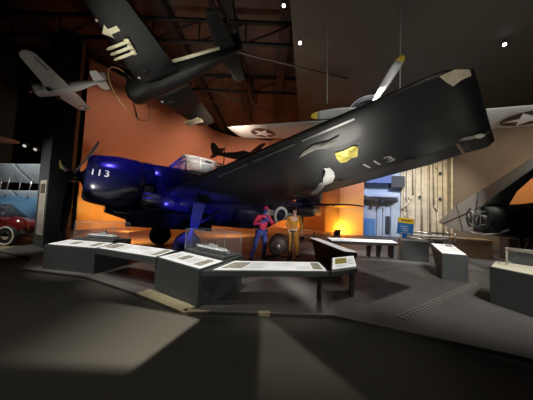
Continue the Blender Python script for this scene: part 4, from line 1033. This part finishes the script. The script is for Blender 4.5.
# floor pools
spot('floor_spot', (1.9, 8.2, 2.9), (-2.4, 3.0, 0), 380, WH, 60, .6, .05)  # low lamp without a fixture, added to light the carpet
spot('floor_spot', (-5.2, -1.5, 9.0), (-4.2, 4.2, 0), 420, WH, 34, .9)
spot('floor_spot', (4.2, .2, 8.8), (4.2, 5.6, 0), 3200, WH, 36, .8)
spot('floor_spot', (7.5, 10.0, 9.0), (6.2, 10.5, 0), 1600, WH, 60, .8)
spot('floor_spot', (1.2, 11.8, 8.9), (1.2, 10.0, 0), 800, (1, .85, .75), 50, .8)
spot('floor_spot', (-1.2, -2.5, 9.0), (-1.3, 1.7, 0), 620, (1, .98, .88), 48, 1)
# added spotlight over the visitors' carpet: a node mask cuts two straight-edged light pools
def masked_spot(loc, energy, col, angle, pools):
    ob = spot('floor_pool', loc, (loc[0], loc[1], 0), energy, col, angle, .3, .02)
    ob.rotation_euler = (0, 0, 0); l = ob.data; l.use_nodes = True; nt = l.node_tree; N, L = nt.nodes, nt.links
    em = next(n for n in N if n.type == 'EMISSION')
    tc = N.new('ShaderNodeTexCoord'); sx = N.new('ShaderNodeSeparateXYZ'); L.new(tc.outputs['Normal'], sx.inputs[0])
    def M(op, a, b=None, c=None):
        n = N.new('ShaderNodeMath'); n.operation = op
        for i_, v in enumerate((a, b, c)):
            if v is None: continue
            if isinstance(v, (int, float)): n.inputs[i_].default_value = v
            else: L.new(v, n.inputs[i_])
        return n.outputs[0]
    az = M('ABSOLUTE', sx.outputs['Z'])
    fx = M('MULTIPLY_ADD', M('DIVIDE', sx.outputs['X'], az), loc[2]*SGN, loc[0])
    fy = M('MULTIPLY_ADD', M('DIVIDE', sx.outputs['Y'], az), loc[2]*SGN, loc[1])
    tot = None
    for gain, planes in pools:
        v = gain
        for (x0, y0), (x1, y1), soft in planes:      # keep the left side of the line p0 -> p1
            nx, ny = -(y1-y0), (x1-x0); ln = math.hypot(nx, ny); nx, ny = nx/ln, ny/ln
            d = M('ADD', M('MULTIPLY', fx, nx), M('MULTIPLY_ADD', fy, ny, -(nx*x0+ny*y0)))
            mr = N.new('ShaderNodeMapRange'); mr.interpolation_type = 'SMOOTHSTEP'; mr.inputs['From Min'].default_value = -.01; mr.inputs['From Max'].default_value = soft
            L.new(d, mr.inputs['Value']); v = M('MULTIPLY', v, mr.outputs[0])
        tot = v if tot is None else M('ADD', tot, v)
    L.new(tot, em.inputs['Strength'])
    return ob
SGN = 1
masked_spot((-.6, .2, 8.9), 7000, (1, .93, .80), 66, [
    (1.0, [((-1.24, 2.30), (-.82, 3.55), .08), ((-4, 2.22), (0, 2.22), .25), ((-3.1, 4), (-3.1, 0), 2.1), ((.1, 3.20), (-1.1, 3.50), .06), ((-1.1, 3.50), (-2.3, 4.12), .06)]),
    (.26, [((-.05, 4), (-.05, 0), .10), ((.95, 2.2), (.13, 3.57), .12), ((-2, 1.7), (2, 1.7), 1.0), ((2, 3.52), (-2, 3.52), .06)])])
# left background
spot('car_spot', (-8.5, 5.5, 6.5), (-9.0, 8.0, .2), 900, WH, 40, .8)
spot('biplane_spot', (-9.4, 5.6, 3.6), (-11.2, 10.5, 2.2), 900, (.9, .97, 1), 44, .8)
spot('ceiling_glow', (5, 3, 2.5), (5, 9, 9.3), 380, (.92, 1, .86), 130, 1)
spot('ceiling_glow', (-2, 10, 4.5), (-1.5, 13, 11), 330, (1, .8, .65), 130, 1)

sc = bpy.context.scene
sc.view_settings.view_transform = 'Standard'
sc.view_settings.look = 'None'
sc.view_settings.exposure = 0
